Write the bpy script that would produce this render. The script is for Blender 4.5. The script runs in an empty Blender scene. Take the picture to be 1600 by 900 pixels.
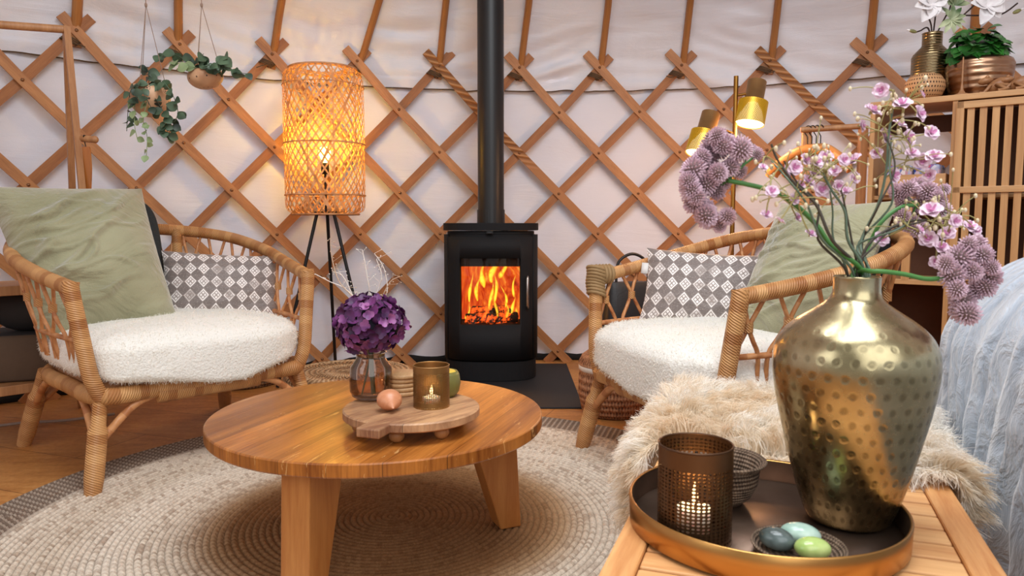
import bpy, math, random
import numpy as np
from mathutils import Vector, Matrix, noise
random.seed(7); rng = np.random.default_rng(7)
C = bpy.context.scene.collection
PI = math.pi
# ------------------------------------------------------------------ camera model helpers
F = 1150.0; PITCH = math.radians(5.0); CAMH = 0.8
cP, sP = math.cos(PITCH), math.sin(PITCH)
def ray(px, py):
    u = (px-800)/F; v = (450-py)/F
    return Vector((u, cP+v*sP, -sP+v*cP))
def at(px, py, Y):
    d = ray(px, py); return Vector((d.x/d.y*Y, Y, CAMH+d.z/d.y*Y))
def on(px, py, z):
    d = ray(px, py); t = (z-CAMH)/d.z; return Vector((d.x*t, d.y*t, z))
# ------------------------------------------------------------------ materials
def lin(c):
    return tuple(((x/255)/12.92 if x/255 <= .04045 else ((x/255+.055)/1.055)**2.4) for x in c)+(1,)
class NT:
    def __init__(s, name):
        s.m = bpy.data.materials.new(name); s.m.use_nodes = True
        s.t = s.m.node_tree; s.n = s.t.nodes; s.l = s.t.links
        s.b = s.n['Principled BSDF']; s.out = s.n['Material Output']
    def set(s, sock, v):
        if isinstance(v, bpy.types.NodeSocket): s.l.new(v, sock)
        elif isinstance(v, (tuple, list)):
            sock.default_value = v if len(v) == len(sock.default_value) else tuple(v)[:len(sock.default_value)]
        else:
            try: sock.default_value = v
            except Exception: sock.default_value = (v, v, v)
    def node(s, ty, ins={}, **kw):
        n = s.n.new(ty)
        for k, v in kw.items(): setattr(n, k, v)
        for k, v in ins.items(): s.set(n.inputs[k], v)
        return n
    def m_(s, op, a, b=0.0, c=0.0):
        n = s.node('ShaderNodeMath', {0: a, 1: b, 2: c}, operation=op); return n.outputs[0]
    def coord(s, w='Object'): return s.node('ShaderNodeTexCoord').outputs[w]
    def map(s, vec, sc=(1,1,1), rot=(0,0,0), loc=(0,0,0)):
        return s.node('ShaderNodeMapping', {'Vector': vec, 'Scale': sc, 'Rotation': rot, 'Location': loc}).outputs[0]
    def noise(s, vec, sc=5, det=3, rough=.5, dist=0):
        return s.node('ShaderNodeTexNoise', {'Vector': vec, 'Scale': sc, 'Detail': det, 'Roughness': rough, 'Distortion': dist}).outputs[0]
    def ramp(s, f, stops):
        n = s.node('ShaderNodeValToRGB', {0: f}); e = n.color_ramp.elements
        while len(e) < len(stops): e.new(.5)
        for i, (p, c) in enumerate(stops):
            e[i].position = p; e[i].color = c if len(c) == 4 else lin(c)
        return n.outputs[0]
    def mix(s, f, a, b, bt='MIX'):
        n = s.node('ShaderNodeMix', data_type='RGBA', blend_type=bt)
        s.set(n.inputs[0], f); s.set(n.inputs[6], a); s.set(n.inputs[7], b); return n.outputs[2]
    def bump(s, h, st=.3, d=.01):
        n = s.node('ShaderNodeBump', {'Height': h, 'Strength': st, 'Distance': d}); s.l.new(n.outputs[0], s.b.inputs['Normal']); return n
    def sep(s, v):
        return s.node('ShaderNodeSeparateXYZ', {0: v}).outputs
    def P(s, **k):
        names = {'col': 'Base Color', 'rough': 'Roughness', 'metal': 'Metallic', 'spec': 'Specular IOR Level', 'sheen': 'Sheen Weight', 'alpha': 'Alpha', 'em': 'Emission Color', 'es': 'Emission Strength', 'coat': 'Coat Weight', 'sss': 'Subsurface Weight', 'trans': 'Transmission Weight'}
        for a, v in k.items(): s.set(s.b.inputs[names[a]], v)
        return s
W4 = (1,1,1,1); K4 = (0,0,0,1)
def plain(name, c, rough=.6, metal=0, bump=0, bsc=60, **k):
    t = NT(name); t.P(col=lin(c), rough=rough, metal=metal, **k)
    co = t.coord(); nz = t.noise(co, bsc, 3)
    d = tuple(x*.82 for x in lin(c)[:3])+(1,)
    t.P(col=t.mix(nz, d, lin(c)))
    if bump: t.bump(nz, bump, .004)
    return t.m
def wood(name, c1, c2, sc=(1,1,1), rot=(0,0,0), coord='Object', rough=.5, gr=6, planks=None, flecks=None, bump=.15, coat=0, con=(.32, .72)):
    t = NT(name); co = t.coord(coord); v = t.map(t.map(co, (1,1,1), rot), sc)
    big = t.noise(v, gr*.5, 2, .5, .3); fine = t.noise(v, gr*3, 4, .65, .5)
    f = t.m_('ADD', t.m_('MULTIPLY', big, .6), t.m_('MULTIPLY', fine, .45))
    col = t.ramp(f, [(con[0], c1), (con[1], c2)])
    if planks:   # plank width, along the y of the rotated frame
        r = t.map(co, (1,1,1), rot); y = t.sep(r)[1]
        q = t.m_('DIVIDE', y, planks); fl = t.m_('FLOOR', q)
        wn = t.node('ShaderNodeTexWhiteNoise', {'W': fl}, noise_dimensions='1D').outputs[0]
        col = t.mix(t.m_('MULTIPLY_ADD', wn, .55, .0), col, lin(tuple(x*.72 for x in c1)), 'MIX')
        ed = t.m_('ABSOLUTE', t.m_('SUBTRACT', t.m_('FRACT', q), .5))
        col = t.mix(t.m_('MULTIPLY', t.m_('GREATER_THAN', ed, .492), .6), col, lin(tuple(x*.4 for x in c1)))
    if flecks:
        vv = t.map(t.map(co, (1,1,1), rot), (3,26,3)); fk = t.noise(vv, 2.2, 5, .7, 1.2)
        col = t.mix(t.m_('MULTIPLY', t.m_('GREATER_THAN', fk, .635), .55), col, lin(flecks))
    t.P(col=col, rough=rough, coat=coat); t.bump(fine, bump, .003)
    return t.m
M = {}
# canvas
def canvas(name, c, bs=.2):
    t = NT(name); co = t.coord()
    n1 = t.noise(t.map(co, (1,1,1)), 1.3, 4, .6); n2 = t.noise(t.map(co, (1.2,1.2,7)), 2.0, 5, .6, .6); n3 = t.noise(co, 260, 1)
    t.P(col=t.ramp(n1, [(.3, tuple(x-9 for x in c)), (.7, c)]), rough=.95, spec=.1)
    h = t.m_('ADD', n2, t.m_('MULTIPLY', n3, .06)); t.bump(h, bs, .03)
    return t.m
M['canvas'] = canvas('canvas', (236,237,246), .16)
M['roof'] = canvas('roof_canvas', (232,232,238), .3)
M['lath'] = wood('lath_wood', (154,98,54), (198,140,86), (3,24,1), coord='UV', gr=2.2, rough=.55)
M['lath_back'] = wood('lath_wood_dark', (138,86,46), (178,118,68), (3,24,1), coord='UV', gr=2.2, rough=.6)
def rope_lath():
    t = NT('rope_carved_wood'); u = t.sep(t.coord('UV'))
    w = t.m_('SINE', t.m_('ADD', t.m_('MULTIPLY', u[0], 120), t.m_('MULTIPLY', u[1], 150)))
    z = t.sep(t.coord())[2]; k = t.ramp(t.m_('MULTIPLY', z, .5), [(.55, K4), (.60, W4)])
    w = t.m_('MULTIPLY', w, k)
    t.P(col=t.ramp(t.m_('MULTIPLY_ADD', w, .5, .5), [(0, (132,84,46)), (.5, (172,116,68)), (1, (194,140,92))]), rough=.6)
    t.bump(w, .8, .006); return t.m
M['rope'] = rope_lath()
M['pole'] = wood('roof_pole_wood', (144,90,42), (184,124,66), (3,24,1), coord='UV', gr=2.2, rough=.55)
M['twine'] = plain('twine', (96,74,52), .9)
M['bolt'] = plain('bolt_metal', (150,110,80), .4, .8)
M['black_gap'] = plain('dark_base', (26,24,24), .9)
def floor_mat():
    t = NT('cork_floor'); co = t.coord()
    n1 = t.noise(co, 3.0, 3, .6, .3); n2 = t.noise(co, 55, 4, .7); n3 = t.noise(t.map(co, (2,14,1), (0,0,.35)), 2.5, 4, .6)
    f = t.m_('ADD', t.m_('MULTIPLY', n1, .45), t.m_('ADD', t.m_('MULTIPLY', n2, .3), t.m_('MULTIPLY', n3, .3)))
    br = t.node('ShaderNodeTexBrick', {'Vector': t.map(co, (1,1,1), (0,0,.35)), 'Scale': 1.0, 'Mortar Size': .002, 'Brick Width': .9, 'Row Height': .3, 'Color1': lin((255,255,255)), 'Color2': lin((225,220,215)), 'Mortar': lin((120,100,90))}).outputs[0]
    t.P(col=t.mix(.75, t.ramp(f, [(.35, (150,94,46)), (.55, (200,140,78)), (.72, (226,172,106))]), br, 'MULTIPLY'), rough=.5, spec=.35)
    t.bump(n2, .15, .003); return t.m
M['floor'] = floor_mat()
def rug_mat():
    t = NT('braided_jute'); co = t.coord(); x, y, z = t.sep(co)
    r = t.m_('SQRT', t.m_('ADD', t.m_('MULTIPLY', x, x), t.m_('MULTIPLY', y, y)))
    a = t.m_('ARCTAN2', y, x)
    q = t.m_('DIVIDE', r, .0165); ring = t.m_('FLOOR', q); fr = t.m_('FRACT', q)
    wn = t.node('ShaderNodeTexWhiteNoise', {'W': ring}, noise_dimensions='1D').outputs[0]
    # stitches along each ring
    arc = t.m_('MULTIPLY', a, t.m_('MULTIPLY', ring, .0165))
    br = t.m_('SINE', t.m_('ADD', t.m_('MULTIPLY', arc, 290), t.m_('MULTIPLY', fr, 3.0)))
    cell = t.node('ShaderNodeTexWhiteNoise', {'Vector': t.node('ShaderNodeCombineXYZ', {0: t.m_('FLOOR', t.m_('MULTIPLY', arc, 85)), 1: ring}).outputs[0]}, noise_dimensions='2D').outputs[0]
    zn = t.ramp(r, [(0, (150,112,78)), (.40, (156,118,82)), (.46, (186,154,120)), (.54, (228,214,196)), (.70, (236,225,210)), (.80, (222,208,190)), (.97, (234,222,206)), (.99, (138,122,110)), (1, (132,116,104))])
    ds = t.m_('MULTIPLY', t.m_('GREATER_THAN', cell, .62), t.m_('MULTIPLY_ADD', wn, .7, .1))
    inner = t.m_('LESS_THAN', r, 1.0)
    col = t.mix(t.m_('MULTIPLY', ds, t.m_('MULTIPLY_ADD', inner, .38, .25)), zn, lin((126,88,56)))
    edge = t.m_('POWER', t.m_('ABSOLUTE', t.m_('SUBTRACT', t.m_('MULTIPLY', fr, 2), 1)), 4)
    col = t.mix(t.m_('MULTIPLY', edge, .5), col, lin((84,62,44)))
    gy = t.m_('MULTIPLY', t.m_('GREATER_THAN', r, .985), t.m_('GREATER_THAN', br, .35))
    col = t.mix(t.m_('MULTIPLY', gy, .45), col, lin((214,200,184)))
    n = t.noise(co, 180, 3, .7)
    col = t.mix(.45, col, t.ramp(n, [(.3, (150,130,110)), (.65, (255,250,240))]), 'MULTIPLY')
    t.P(col=col, rough=.95, spec=.1)
    t.bump(t.m_('ADD', t.m_('MULTIPLY', br, .35), n), .55, .006); return t.m
M['rug'] = rug_mat()
def braid_mat(name, c1, c2, rings=60, dark=(90,60,36)):
    t = NT(name); co = t.coord(); x, y, z = t.sep(co)
    r = t.m_('SQRT', t.m_('ADD', t.m_('MULTIPLY', x, x), t.m_('MULTIPLY', y, y))); a = t.m_('ARCTAN2', y, x)
    q = t.m_('MULTIPLY', t.m_('ADD', r, z), rings); s1 = t.m_('SINE', t.m_('MULTIPLY', q, 6.283))
    br = t.m_('SINE', t.m_('ADD', t.m_('MULTIPLY', a, 70), t.m_('MULTIPLY', t.m_('FLOOR', q), 2.1)))
    n = t.noise(co, 60, 3, .7)
    f = t.m_('ADD', t.m_('MULTIPLY', br, .12), t.m_('ADD', n, t.m_('MULTIPLY', s1, .12)))
    t.P(col=t.ramp(f, [(.22, dark), (.42, c1), (.75, c2)]), rough=.9)
    t.bump(t.m_('ADD', s1, t.m_('MULTIPLY', br, .6)), .6, .006); return t.m
M['jute'] = braid_mat('jute_pouf', (168,132,92), (214,184,146), 45)
M['jute_dark'] = braid_mat('jute_mat_dark', (110,80,54), (160,124,88), 45, (50,34,22))
M['seagrass'] = braid_mat('seagrass', (158,108,74), (200,150,112), 34, (84,50,30))
M['woven_bowl'] = braid_mat('woven_bowl', (104,82,64), (152,128,106), 170, (48,32,22))
def rattan(name, c1, c2, per=.007, big=9):
    t = NT(name); u = t.sep(t.coord('UV')); co = t.coord()
    ring = t.m_('FLOOR', t.m_('DIVIDE', u[0], .028))
    wn = t.node('ShaderNodeTexWhiteNoise', {'W': ring}, noise_dimensions='1D').outputs[0]
    w = t.m_('SINE', t.m_('MULTIPLY', t.m_('ADD', u[0], t.m_('MULTIPLY', u[1], .06)), 6.283/per))
    n = t.noise(co, big, 3, .6); n2 = t.noise(co, 90, 2)
    f = t.m_('ADD', t.m_('MULTIPLY', wn, .4), t.m_('ADD', t.m_('MULTIPLY', n, .45), t.m_('MULTIPLY', w, .05)))
    t.P(col=t.ramp(f, [(.15, c1), (.75, c2)]), rough=.42, spec=.4)
    t.bump(t.m_('ADD', w, n2), .5, .0025); return t.m
M['rattan'] = rattan('rattan_wrapped', (158,98,50), (218,166,108))
M['cane'] = rattan('rattan_cane', (168,104,62), (208,150,98), per=.05)
M['fleece'] = plain('sheepskin_cream', (250,247,238), .95, 0, .9, 140, sheen=.3)
t = NT('sheepskin_fuzz'); a_ = t.node('ShaderNodeBsdfDiffuse', {'Color': lin((252,250,242))}); b_ = t.node('ShaderNodeBsdfTranslucent', {'Color': lin((252,250,242))})
mx_ = t.node('ShaderNodeMixShader', {0: .45, 1: a_.outputs[0], 2: b_.outputs[0]}); t.l.new(mx_.outputs[0], t.out.inputs[0]); M['fleece_fuzz'] = t.m
def fur_mat():
    t = NT('long_wool'); co = t.coord(); n = t.noise(co, 6, 3, .6); n2 = t.noise(co, 45, 2)
    f = t.m_('ADD', t.m_('MULTIPLY', n, .7), t.m_('MULTIPLY', n2, .35))
    c = t.ramp(f, [(.32, (234,208,174)), (.46, (248,234,212)), (.60, (255,251,244))])
    a = t.node('ShaderNodeBsdfDiffuse', {'Color': c}); b = t.node('ShaderNodeBsdfTranslucent', {'Color': c})
    mx = t.node('ShaderNodeMixShader', {0: .42, 1: a.outputs[0], 2: b.outputs[0]}); t.l.new(mx.outputs[0], t.out.inputs[0]); return t.m
M['fur'] = fur_mat()
def fabric(name, c1, c2, bs=2.2, st=.7, rough=.85, sheen=.6):
    t = NT(name); co = t.coord('UV'); n = t.noise(t.map(co, (1,1.6,1), (0,0,.5)), bs, 4, .55, .8); n2 = t.noise(t.coord(), 320, 1); n3 = t.noise(t.coord(), 4, 3)
    t.P(col=t.ramp(n3, [(.3, c1), (.7, c2)]), rough=rough, sheen=sheen, spec=.2)
    t.bump(t.m_('ADD', n, t.m_('MULTIPLY', n2, .03)), st, .05); return t.m
M['green'] = fabric('sage_velvet', (140,137,106), (166,163,132), 1.8, .9)
M['knit'] = plain('charcoal_knit', (46,50,52), .95, 0, .9, 120)
def pattern():
    t = NT('diamond_print'); u = t.sep(t.coord('UV'))
    X = t.m_('MULTIPLY', u[0], 9.0); Y = t.m_('MULTIPLY', u[1], 5.0)
    a = t.m_('ADD', X, Y); b = t.m_('SUBTRACT', X, Y)
    fa = t.m_('SUBTRACT', t.m_('FRACT', a), .5); fb = t.m_('SUBTRACT', t.m_('FRACT', b), .5)
    A = t.m_('ABSOLUTE', fa); B = t.m_('ABSOLUTE', fb); mx = t.m_('MAXIMUM', A, B); mn = t.m_('MINIMUM', A, B)
    row = t.m_('SUBTRACT', t.m_('FLOOR', a), t.m_('FLOOR', b))     # constant along a row of diamonds
    par = t.m_('ABSOLUTE', t.m_('MODULO', row, 2))
    white = t.m_('MULTIPLY', t.m_('GREATER_THAN', mx, .33), t.m_('LESS_THAN', mx, .45))
    cross = t.m_('MULTIPLY', t.m_('LESS_THAN', mn, .26), t.m_('MULTIPLY', t.m_('LESS_THAN', mx, .26), t.m_('GREATER_THAN', mn, .045)))
    n = t.noise(t.coord('UV'), 70, 3, .8)
    inA = t.m_('MULTIPLY', t.m_('MAXIMUM', white, cross), par)
    dots = t.m_('MULTIPLY', t.m_('GREATER_THAN', n, .58), t.m_('SUBTRACT', 1, par))
    wear = t.ramp(t.noise(t.coord('UV'), 5, 3, .6), [(.32, (90,90,90)), (.5, (255,255,255))])
    base = t.mix(par, lin((122,110,105)), lin((152,138,131)))
    col = t.mix(t.m_('MULTIPLY', dots, .45), base, lin((196,184,176)))
    f = t.m_('MULTIPLY', inA, wear)
    col = t.mix(f, col, lin((246,238,234)))
    t.P(col=col, rough=.55, sheen=.4); t.bump(t.noise(t.coord('UV'), 3, 4, .6, .6), .5, .03); return t.m
M['pattern'] = pattern()
M['teak'] = wood('teak_top', (124,64,20), (206,130,56), (1.0,22,1.2), (0,0,-1.24), gr=2.6, rough=.32, planks=.098, flecks=(232,184,120), bump=.08, coat=.1, con=(.35, .69))
M['teak_leg'] = wood('teak_leg', (166,98,42), (206,142,76), (14,14,1.2), gr=2.0, rough=.42)
M['board'] = wood('serving_board_wood', (132,88,62), (206,160,116), (4,34,4), (0,0,-.85), gr=1.6, rough=.5, planks=.10, bump=.15, con=(.38, .64))
M['board_light'] = wood('ball_foot_wood', (150,100,56), (186,134,82), (20,20,4), gr=2, rough=.5)
M['coaster'] = wood('coaster_wood', (176,130,86), (216,176,128), (30,4,30), gr=2, rough=.5)
M['egg'] = wood('egg_wood', (190,122,84), (216,150,110), (10,10,30), gr=2, rough=.35)
M['bench'] = wood('bench_slat_wood', (190,122,66), (236,182,120), (26,2,12), gr=1.6, rough=.5)
M['slat'] = wood('bench_slat_cross', (196,130,74), (240,190,130), (2,26,12), gr=1.6, rough=.5)
M['bamboo'] = wood('bamboo_wood', (176,126,78), (214,168,116), (2,2,22), gr=1.5, rough=.45)
M['bamboo_v'] = wood('bamboo_wood_upright', (172,120,72), (210,162,108), (26,26,1.2), gr=1.5, rough=.45)
M['rack'] = wood('rack_wood', (150,98,58), (198,146,98), (24,24,1.5), gr=1.6, rough=.5)
M['hanger'] = wood('hanger_wood', (182,112,54), (218,152,86), (4,4,20), gr=2, rough=.35)
M['shoehorn'] = wood('shoehorn_wood', (150,84,32), (184,110,46), (20,20,2), gr=2, rough=.4)
M['dark_in'] = plain('dark_brown_inside', (104,66,44), .7)
M['chrome'] = plain('steel', (205,200,195), .25, 1)
M['stove'] = plain('stove_black', (29,29,31), .7, .0, .03, 300, spec=.2)
M['stove_pipe'] = plain('pipe_black', (24,24,26), .42, .0, spec=.5)
M['hearth'] = plain('hearth_black', (34,36,40), .6, spec=.4)
M['brick'] = plain('firebox_black', (34,20,14), .9, 0, .5, 40)
def ember():
    t = NT('burning_log'); co = t.coord(); n = t.noise(co, 16, 4, .7); f = t.ramp(n, [(.52, K4), (.7, W4)])
    t.P(col=lin((40,24,18)), rough=.9, em=lin((255,90,20)), es=t.m_('MULTIPLY', f, 3.0)); t.bump(n, .8, .02); return t.m
M['log'] = ember()
def glowback():
    t = NT('fire_haze'); co = t.coord(); n = t.noise(t.map(co, (1,1,.45)), 11, 5, .62, 2.2)
    z = t.sep(co)[2]
    col = t.ramp(n, [(.3, (150,34,12)), (.44, (214,66,24)), (.58, (248,112,36)), (.7, (255,186,70))])
    e = t.node('ShaderNodeEmission', {'Color': col, 'Strength': 1.0})
    t.l.new(e.outputs[0], t.out.inputs[0]); return t.m
M['haze'] = glowback()
def flame():
    t = NT('flame'); u = t.sep(t.coord('UV')); lw = t.node('ShaderNodeLayerWeight', {'Blend': .35}).outputs[1]
    c = t.ramp(lw, [(0, (255,226,70)), (.35, (255,190,36)), (.7, (255,120,20)), (1, (230,60,12))])
    e = t.node('ShaderNodeEmission', {'Color': c, 'Strength': 1.5}); tr = t.node('ShaderNodeBsdfTransparent')
    n = t.noise(t.map(t.coord(), (1, 1, .4)), 34, 4, .6, 1.0)
    a = t.m_('MULTIPLY', t.m_('MULTIPLY', t.ramp(lw, [(.15, W4), (.8, K4)]), t.ramp(n, [(.36, (.1,.1,.1,1)), (.56, W4)])), t.ramp(u[0], [(.4, W4), (1, (.1,.1,.1,1))]))
    mx = t.node('ShaderNodeMixShader', {0: a, 1: tr.outputs[0], 2: e.outputs[0]}); t.l.new(mx.outputs[0], t.out.inputs[0]); return t.m
M['flame'] = flame()
def glass(name, tint, gl=.08, rough=.03):
    t = NT(name); tr = t.node('ShaderNodeBsdfTransparent', {'Color': tint}); g = t.node('ShaderNodeBsdfGlossy', {'Roughness': rough})
    fr = t.node('ShaderNodeFresnel', {'IOR': 1.45}).outputs[0]
    mx = t.node('ShaderNodeMixShader', {0: t.m_('ADD', t.m_('MULTIPLY', fr, .8), gl*.3), 1: tr.outputs[0], 2: g.outputs[0]})
    t.l.new(mx.outputs[0], t.out.inputs[0]); return t.m
M['stove_glass'] = glass('stove_glass', (1,.96,.92,1), .05)
M['jar'] = glass('smoky_glass', lin((240,226,214)), .1)
def emis(name, c, s):
    t = NT(name); e = t.node('ShaderNodeEmission', {'Color': lin(c), 'Strength': s}); t.l.new(e.outputs[0], t.out.inputs[0]); return t.m
M['bulb'] = emis('bulb_glow', (255,190,80), 22); M['bulb2'] = emis('spot_bulb_glow', (255,232,180), 5); M['candle_flame'] = emis('candle_glow', (255,196,130), 6)
M['wax'] = plain('wax', (240,226,200), .6, sss=.2); M['wax_yellow'] = plain('yellow_wax', (226,190,70), .6)
M['black'] = plain('black_metal', (24,22,22), .45, .3); M['leather'] = plain('black_leather', (22,22,24), .5, 0, .2, 120)
t = NT('bamboo_strip'); n_ = t.noise(t.coord(), 30, 3); d1 = t.node('ShaderNodeBsdfDiffuse', {'Color': t.ramp(n_, [(.3, (186,128,84)), (.7, (224,176,132))])}); d2 = t.node('ShaderNodeBsdfTranslucent', {'Color': lin((255,200,70))})
mx_ = t.node('ShaderNodeMixShader', {0: .10, 1: d1.outputs[0], 2: d2.outputs[0]}); t.l.new(mx_.outputs[0], t.out.inputs[0]); M['strip'] = t.m
def perf(name, c, nu, nv, hole=.3, rough=.4, metal=1.0, v0=0, v1=1, lit=None):
    """metal sheet with a grid of punched holes; UV u = turns, v = 0..1 up the wall"""
    t = NT(name); u = t.sep(t.coord('UV'))
    fv = t.m_('MULTIPLY', u[1], nv); row = t.m_('FLOOR', fv)
    fu = t.m_('ADD', t.m_('MULTIPLY', u[0], nu), t.m_('MULTIPLY', t.m_('MODULO', row, 2), .5 if lit else 0))
    a = t.m_('SUBTRACT', t.m_('FRACT', fu), .5); b = t.m_('SUBTRACT', t.m_('FRACT', fv), .5)
    d = t.m_('SQRT', t.m_('ADD', t.m_('MULTIPLY', a, a), t.m_('MULTIPLY', b, b)))
    cell = t.node('ShaderNodeTexWhiteNoise', {'Vector': t.node('ShaderNodeCombineXYZ', {0: t.m_('FLOOR', fu), 1: row}).outputs[0]}, noise_dimensions='2D').outputs[0]
    h = t.m_('LESS_THAN', d, t.m_('MULTIPLY_ADD', cell, .12, hole-.06) if not lit else hole)
    h = t.m_('MULTIPLY', h, t.m_('MULTIPLY', t.m_('GREATER_THAN', u[1], v0), t.m_('LESS_THAN', u[1], v1)))
    t.P(col=t.mix(t.noise(t.coord(), 20, 3), lin(tuple(x*.75 for x in c)), lin(c)), rough=rough, metal=metal)
    tr = t.node('ShaderNodeBsdfTransparent')
    if lit:
        e = t.node('ShaderNodeEmission', {'Color': lin(lit), 'Strength': 1.0}); hs = e.outputs[0]
        # lamplight in the punched holes is painted in as emission
        mxx = t.node('ShaderNodeMixShader', {0: .55, 1: tr.outputs[0], 2: hs}); hs = mxx.outputs[0]
    else: hs = tr.outputs[0]
    mx = t.node('ShaderNodeMixShader', {0: h, 1: t.b.outputs[0], 2: hs}); t.l.new(mx.outputs[0], t.out.inputs[0]); return t.m
M['perf_bronze'] = perf('perforated_bronze', (118,86,58), 46, 27, .35, .42, .85, .03, .82)
M['perf_brass'] = perf('perforated_brass', (176,138,86), 60, 26, .36, .4, .9, .05, .86)
M['perf_shade'] = perf('perforated_shade', (200,152,60), 52, 17, .36, .35, 1, .0, 1, (255,196,40))
M['brass'] = plain('brass_tube', (160,116,56), .3, 1); M['brass_dark'] = plain('brass_cap', (186,146,96), .45, .9)
def hammered():
    t = NT('hammered_brass'); u = t.sep(t.coord('UV'))
    fv = t.m_('MULTIPLY', u[1], 25); row = t.m_('FLOOR', fv)
    fu = t.m_('ADD', t.m_('MULTIPLY', u[0], 33), t.m_('MULTIPLY', t.m_('MODULO', row, 2), .5))
    nz = t.noise(t.coord(), 60, 2); j = t.m_('MULTIPLY_ADD', nz, .36, -.18)
    a = t.m_('ADD', t.m_('SUBTRACT', t.m_('FRACT', fu), .5), j); b = t.m_('ADD', t.m_('SUBTRACT', t.m_('FRACT', fv), .5), t.m_('MULTIPLY', j, .7))
    d = t.m_('SQRT', t.m_('ADD', t.m_('MULTIPLY', a, a), t.m_('MULTIPLY', b, b)))
    dim = t.ramp(d, [(.14, W4), (.31, K4)])
    mask = t.ramp(u[1], [(.56, W4), (.66, (.25,.25,.25,1)), (.70, K4)])       # dimples stop below the shoulder
    dm = t.m_('MULTIPLY', dim, mask)
    n = t.noise(t.coord(), 14, 4, .6); n2 = t.noise(t.coord(), 130, 2)
    col = t.ramp(n, [(.3, (150,138,104)), (.7, (196,182,144))])
    col = t.mix(t.m_('MULTIPLY', dm, .5), col, lin((98,86,60)))
    t.P(col=col, metal=1, rough=t.m_('MULTIPLY_ADD', n2, .12, .2))
    t.bump(t.m_('ADD', t.m_('MULTIPLY', dm, -1), t.m_('ADD', t.m_('MULTIPLY', n, .5), t.m_('MULTIPLY', n2, .08))), .10, .006); return t.m
M['hammered'] = hammered()
t = NT('tray_rim_gold'); t.P(col=lin((190,142,82)), metal=1, rough=.32); M['tray_out'] = t.m
t = NT('tray_bronze'); t.P(col=t.ramp(t.noise(t.coord(), 18, 4, .6), [(.3, (112,92,78)), (.7, (140,116,100))]), metal=.85, rough=.38); M['tray'] = t.m
def ribbed(name, c, per, rough=.25):
    t = NT(name); z = t.sep(t.coord())[2]; w = t.m_('SINE', t.m_('MULTIPLY', z, 6.283/per)); n = t.noise(t.coord(), 30, 2)
    t.P(col=lin(c), metal=1, rough=rough); t.bump(t.m_('ADD', w, t.m_('MULTIPLY', n, .5)), .35, .004); return t.m
M['rib_brass'] = ribbed('ribbed_brass', (142,124,92), .011); M['rib_copper'] = ribbed('ribbed_copper', (176,140,112), .026, .28)
def holes(name, c, sc=95):
    t = NT(name); u = t.sep(t.coord('UV'))
    fv = t.m_('MULTIPLY', u[1], 12); fu = t.m_('ADD', t.m_('MULTIPLY', u[0], 40), t.m_('MULTIPLY', t.m_('MODULO', t.m_('FLOOR', fv), 2), .5))
    a = t.m_('SUBTRACT', t.m_('FRACT', fu), .5); b = t.m_('SUBTRACT', t.m_('FRACT', fv), .5)
    d = t.m_('SQRT', t.m_('ADD', t.m_('MULTIPLY', a, a), t.m_('MULTIPLY', b, b)))
    t.P(col=t.mix(t.m_('LESS_THAN', d, .25), lin(c), lin((70,42,26))), rough=.6); return t.m
M['pierced'] = holes('pierced_gourd', (200,152,106))
def coconut():
    t = NT('carved_coconut'); u = t.sep(t.coord('UV')); 
    fu = t.m_('MULTIPLY', u[0], 6); a = t.m_('SUBTRACT', t.m_('FRACT', fu), .5); b = t.m_('MULTIPLY', t.m_('SUBTRACT', u[1], .66), 4.2)
    d = t.m_('SQRT', t.m_('ADD', t.m_('MULTIPLY', a, a), t.m_('MULTIPLY', b, b))); ang = t.m_('ARCTAN2', b, a)
    petal = t.m_('MULTIPLY', t.m_('GREATER_THAN', t.m_('SINE', t.m_('MULTIPLY', ang, 8)), .1), t.m_('MULTIPLY', t.m_('GREATER_THAN', d, .11), t.m_('LESS_THAN', d, .17)))
    dot = t.m_('LESS_THAN', d, .055)
    b2 = t.m_('MULTIPLY', t.m_('SUBTRACT', t.m_('FRACT', t.m_('MULTIPLY', u[1], 3.1)), .5), 1.2); fu2 = t.m_('SUBTRACT', t.m_('FRACT', t.m_('MULTIPLY', u[0], 11)), .5)
    d2 = t.m_('LESS_THAN', t.m_('SQRT', t.m_('ADD', t.m_('MULTIPLY', fu2, fu2), t.m_('MULTIPLY', b2, b2))), .07)
    h = t.m_('MAXIMUM', t.m_('MAXIMUM', petal, dot), d2)
    t.P(col=t.mix(h, t.ramp(t.noise(t.coord(), 20, 3), [(.3, (188,140,104)), (.7, (216,172,134))]), lin((60,34,22))), rough=.5); return t.m
M['coconut'] = coconut()
def leafm(name, c1, c2, rough=.45):
    t = NT(name); n = t.noise(t.coord(), 14, 2); t.P(col=t.ramp(n, [(.32, c1), (.68, c2)]), rough=rough); return t.m
M['leaf'] = leafm('eucalyptus_leaf', (34,50,38), (84,108,80)); M['leaf_pale'] = leafm('pale_leaf', (110,132,90), (160,176,128)); M['leaf_green'] = leafm('glossy_leaf', (18,62,22), (58,128,48), .35)
M['leaf_var'] = leafm('variegated_leaf', (58,92,48), (206,214,172)); M['stem'] = plain('green_stem', (74,132,62), .5); M['stem_grey'] = plain('grey_green_stem', (98,118,98), .55); M['stem_dark'] = plain('dark_stem', (70,62,50), .6); M['branch'] = plain('dark_branch', (58,40,36), .7); M['stem_pale'] = plain('pale_stem', (168,156,96), .6)
def flo(name, a, b, rough=.6, sc=60):
    t = NT(name); n = t.noise(t.coord(), sc, 3); t.P(col=t.ramp(n, [(.35, a), (.68, b)]), rough=rough); return t.m
M['allium'] = flo('allium_floret', (176,124,150), (248,230,236), sc=150); M['allium_core'] = flo('allium_core', (92,84,64), (128,92,104))
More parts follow.
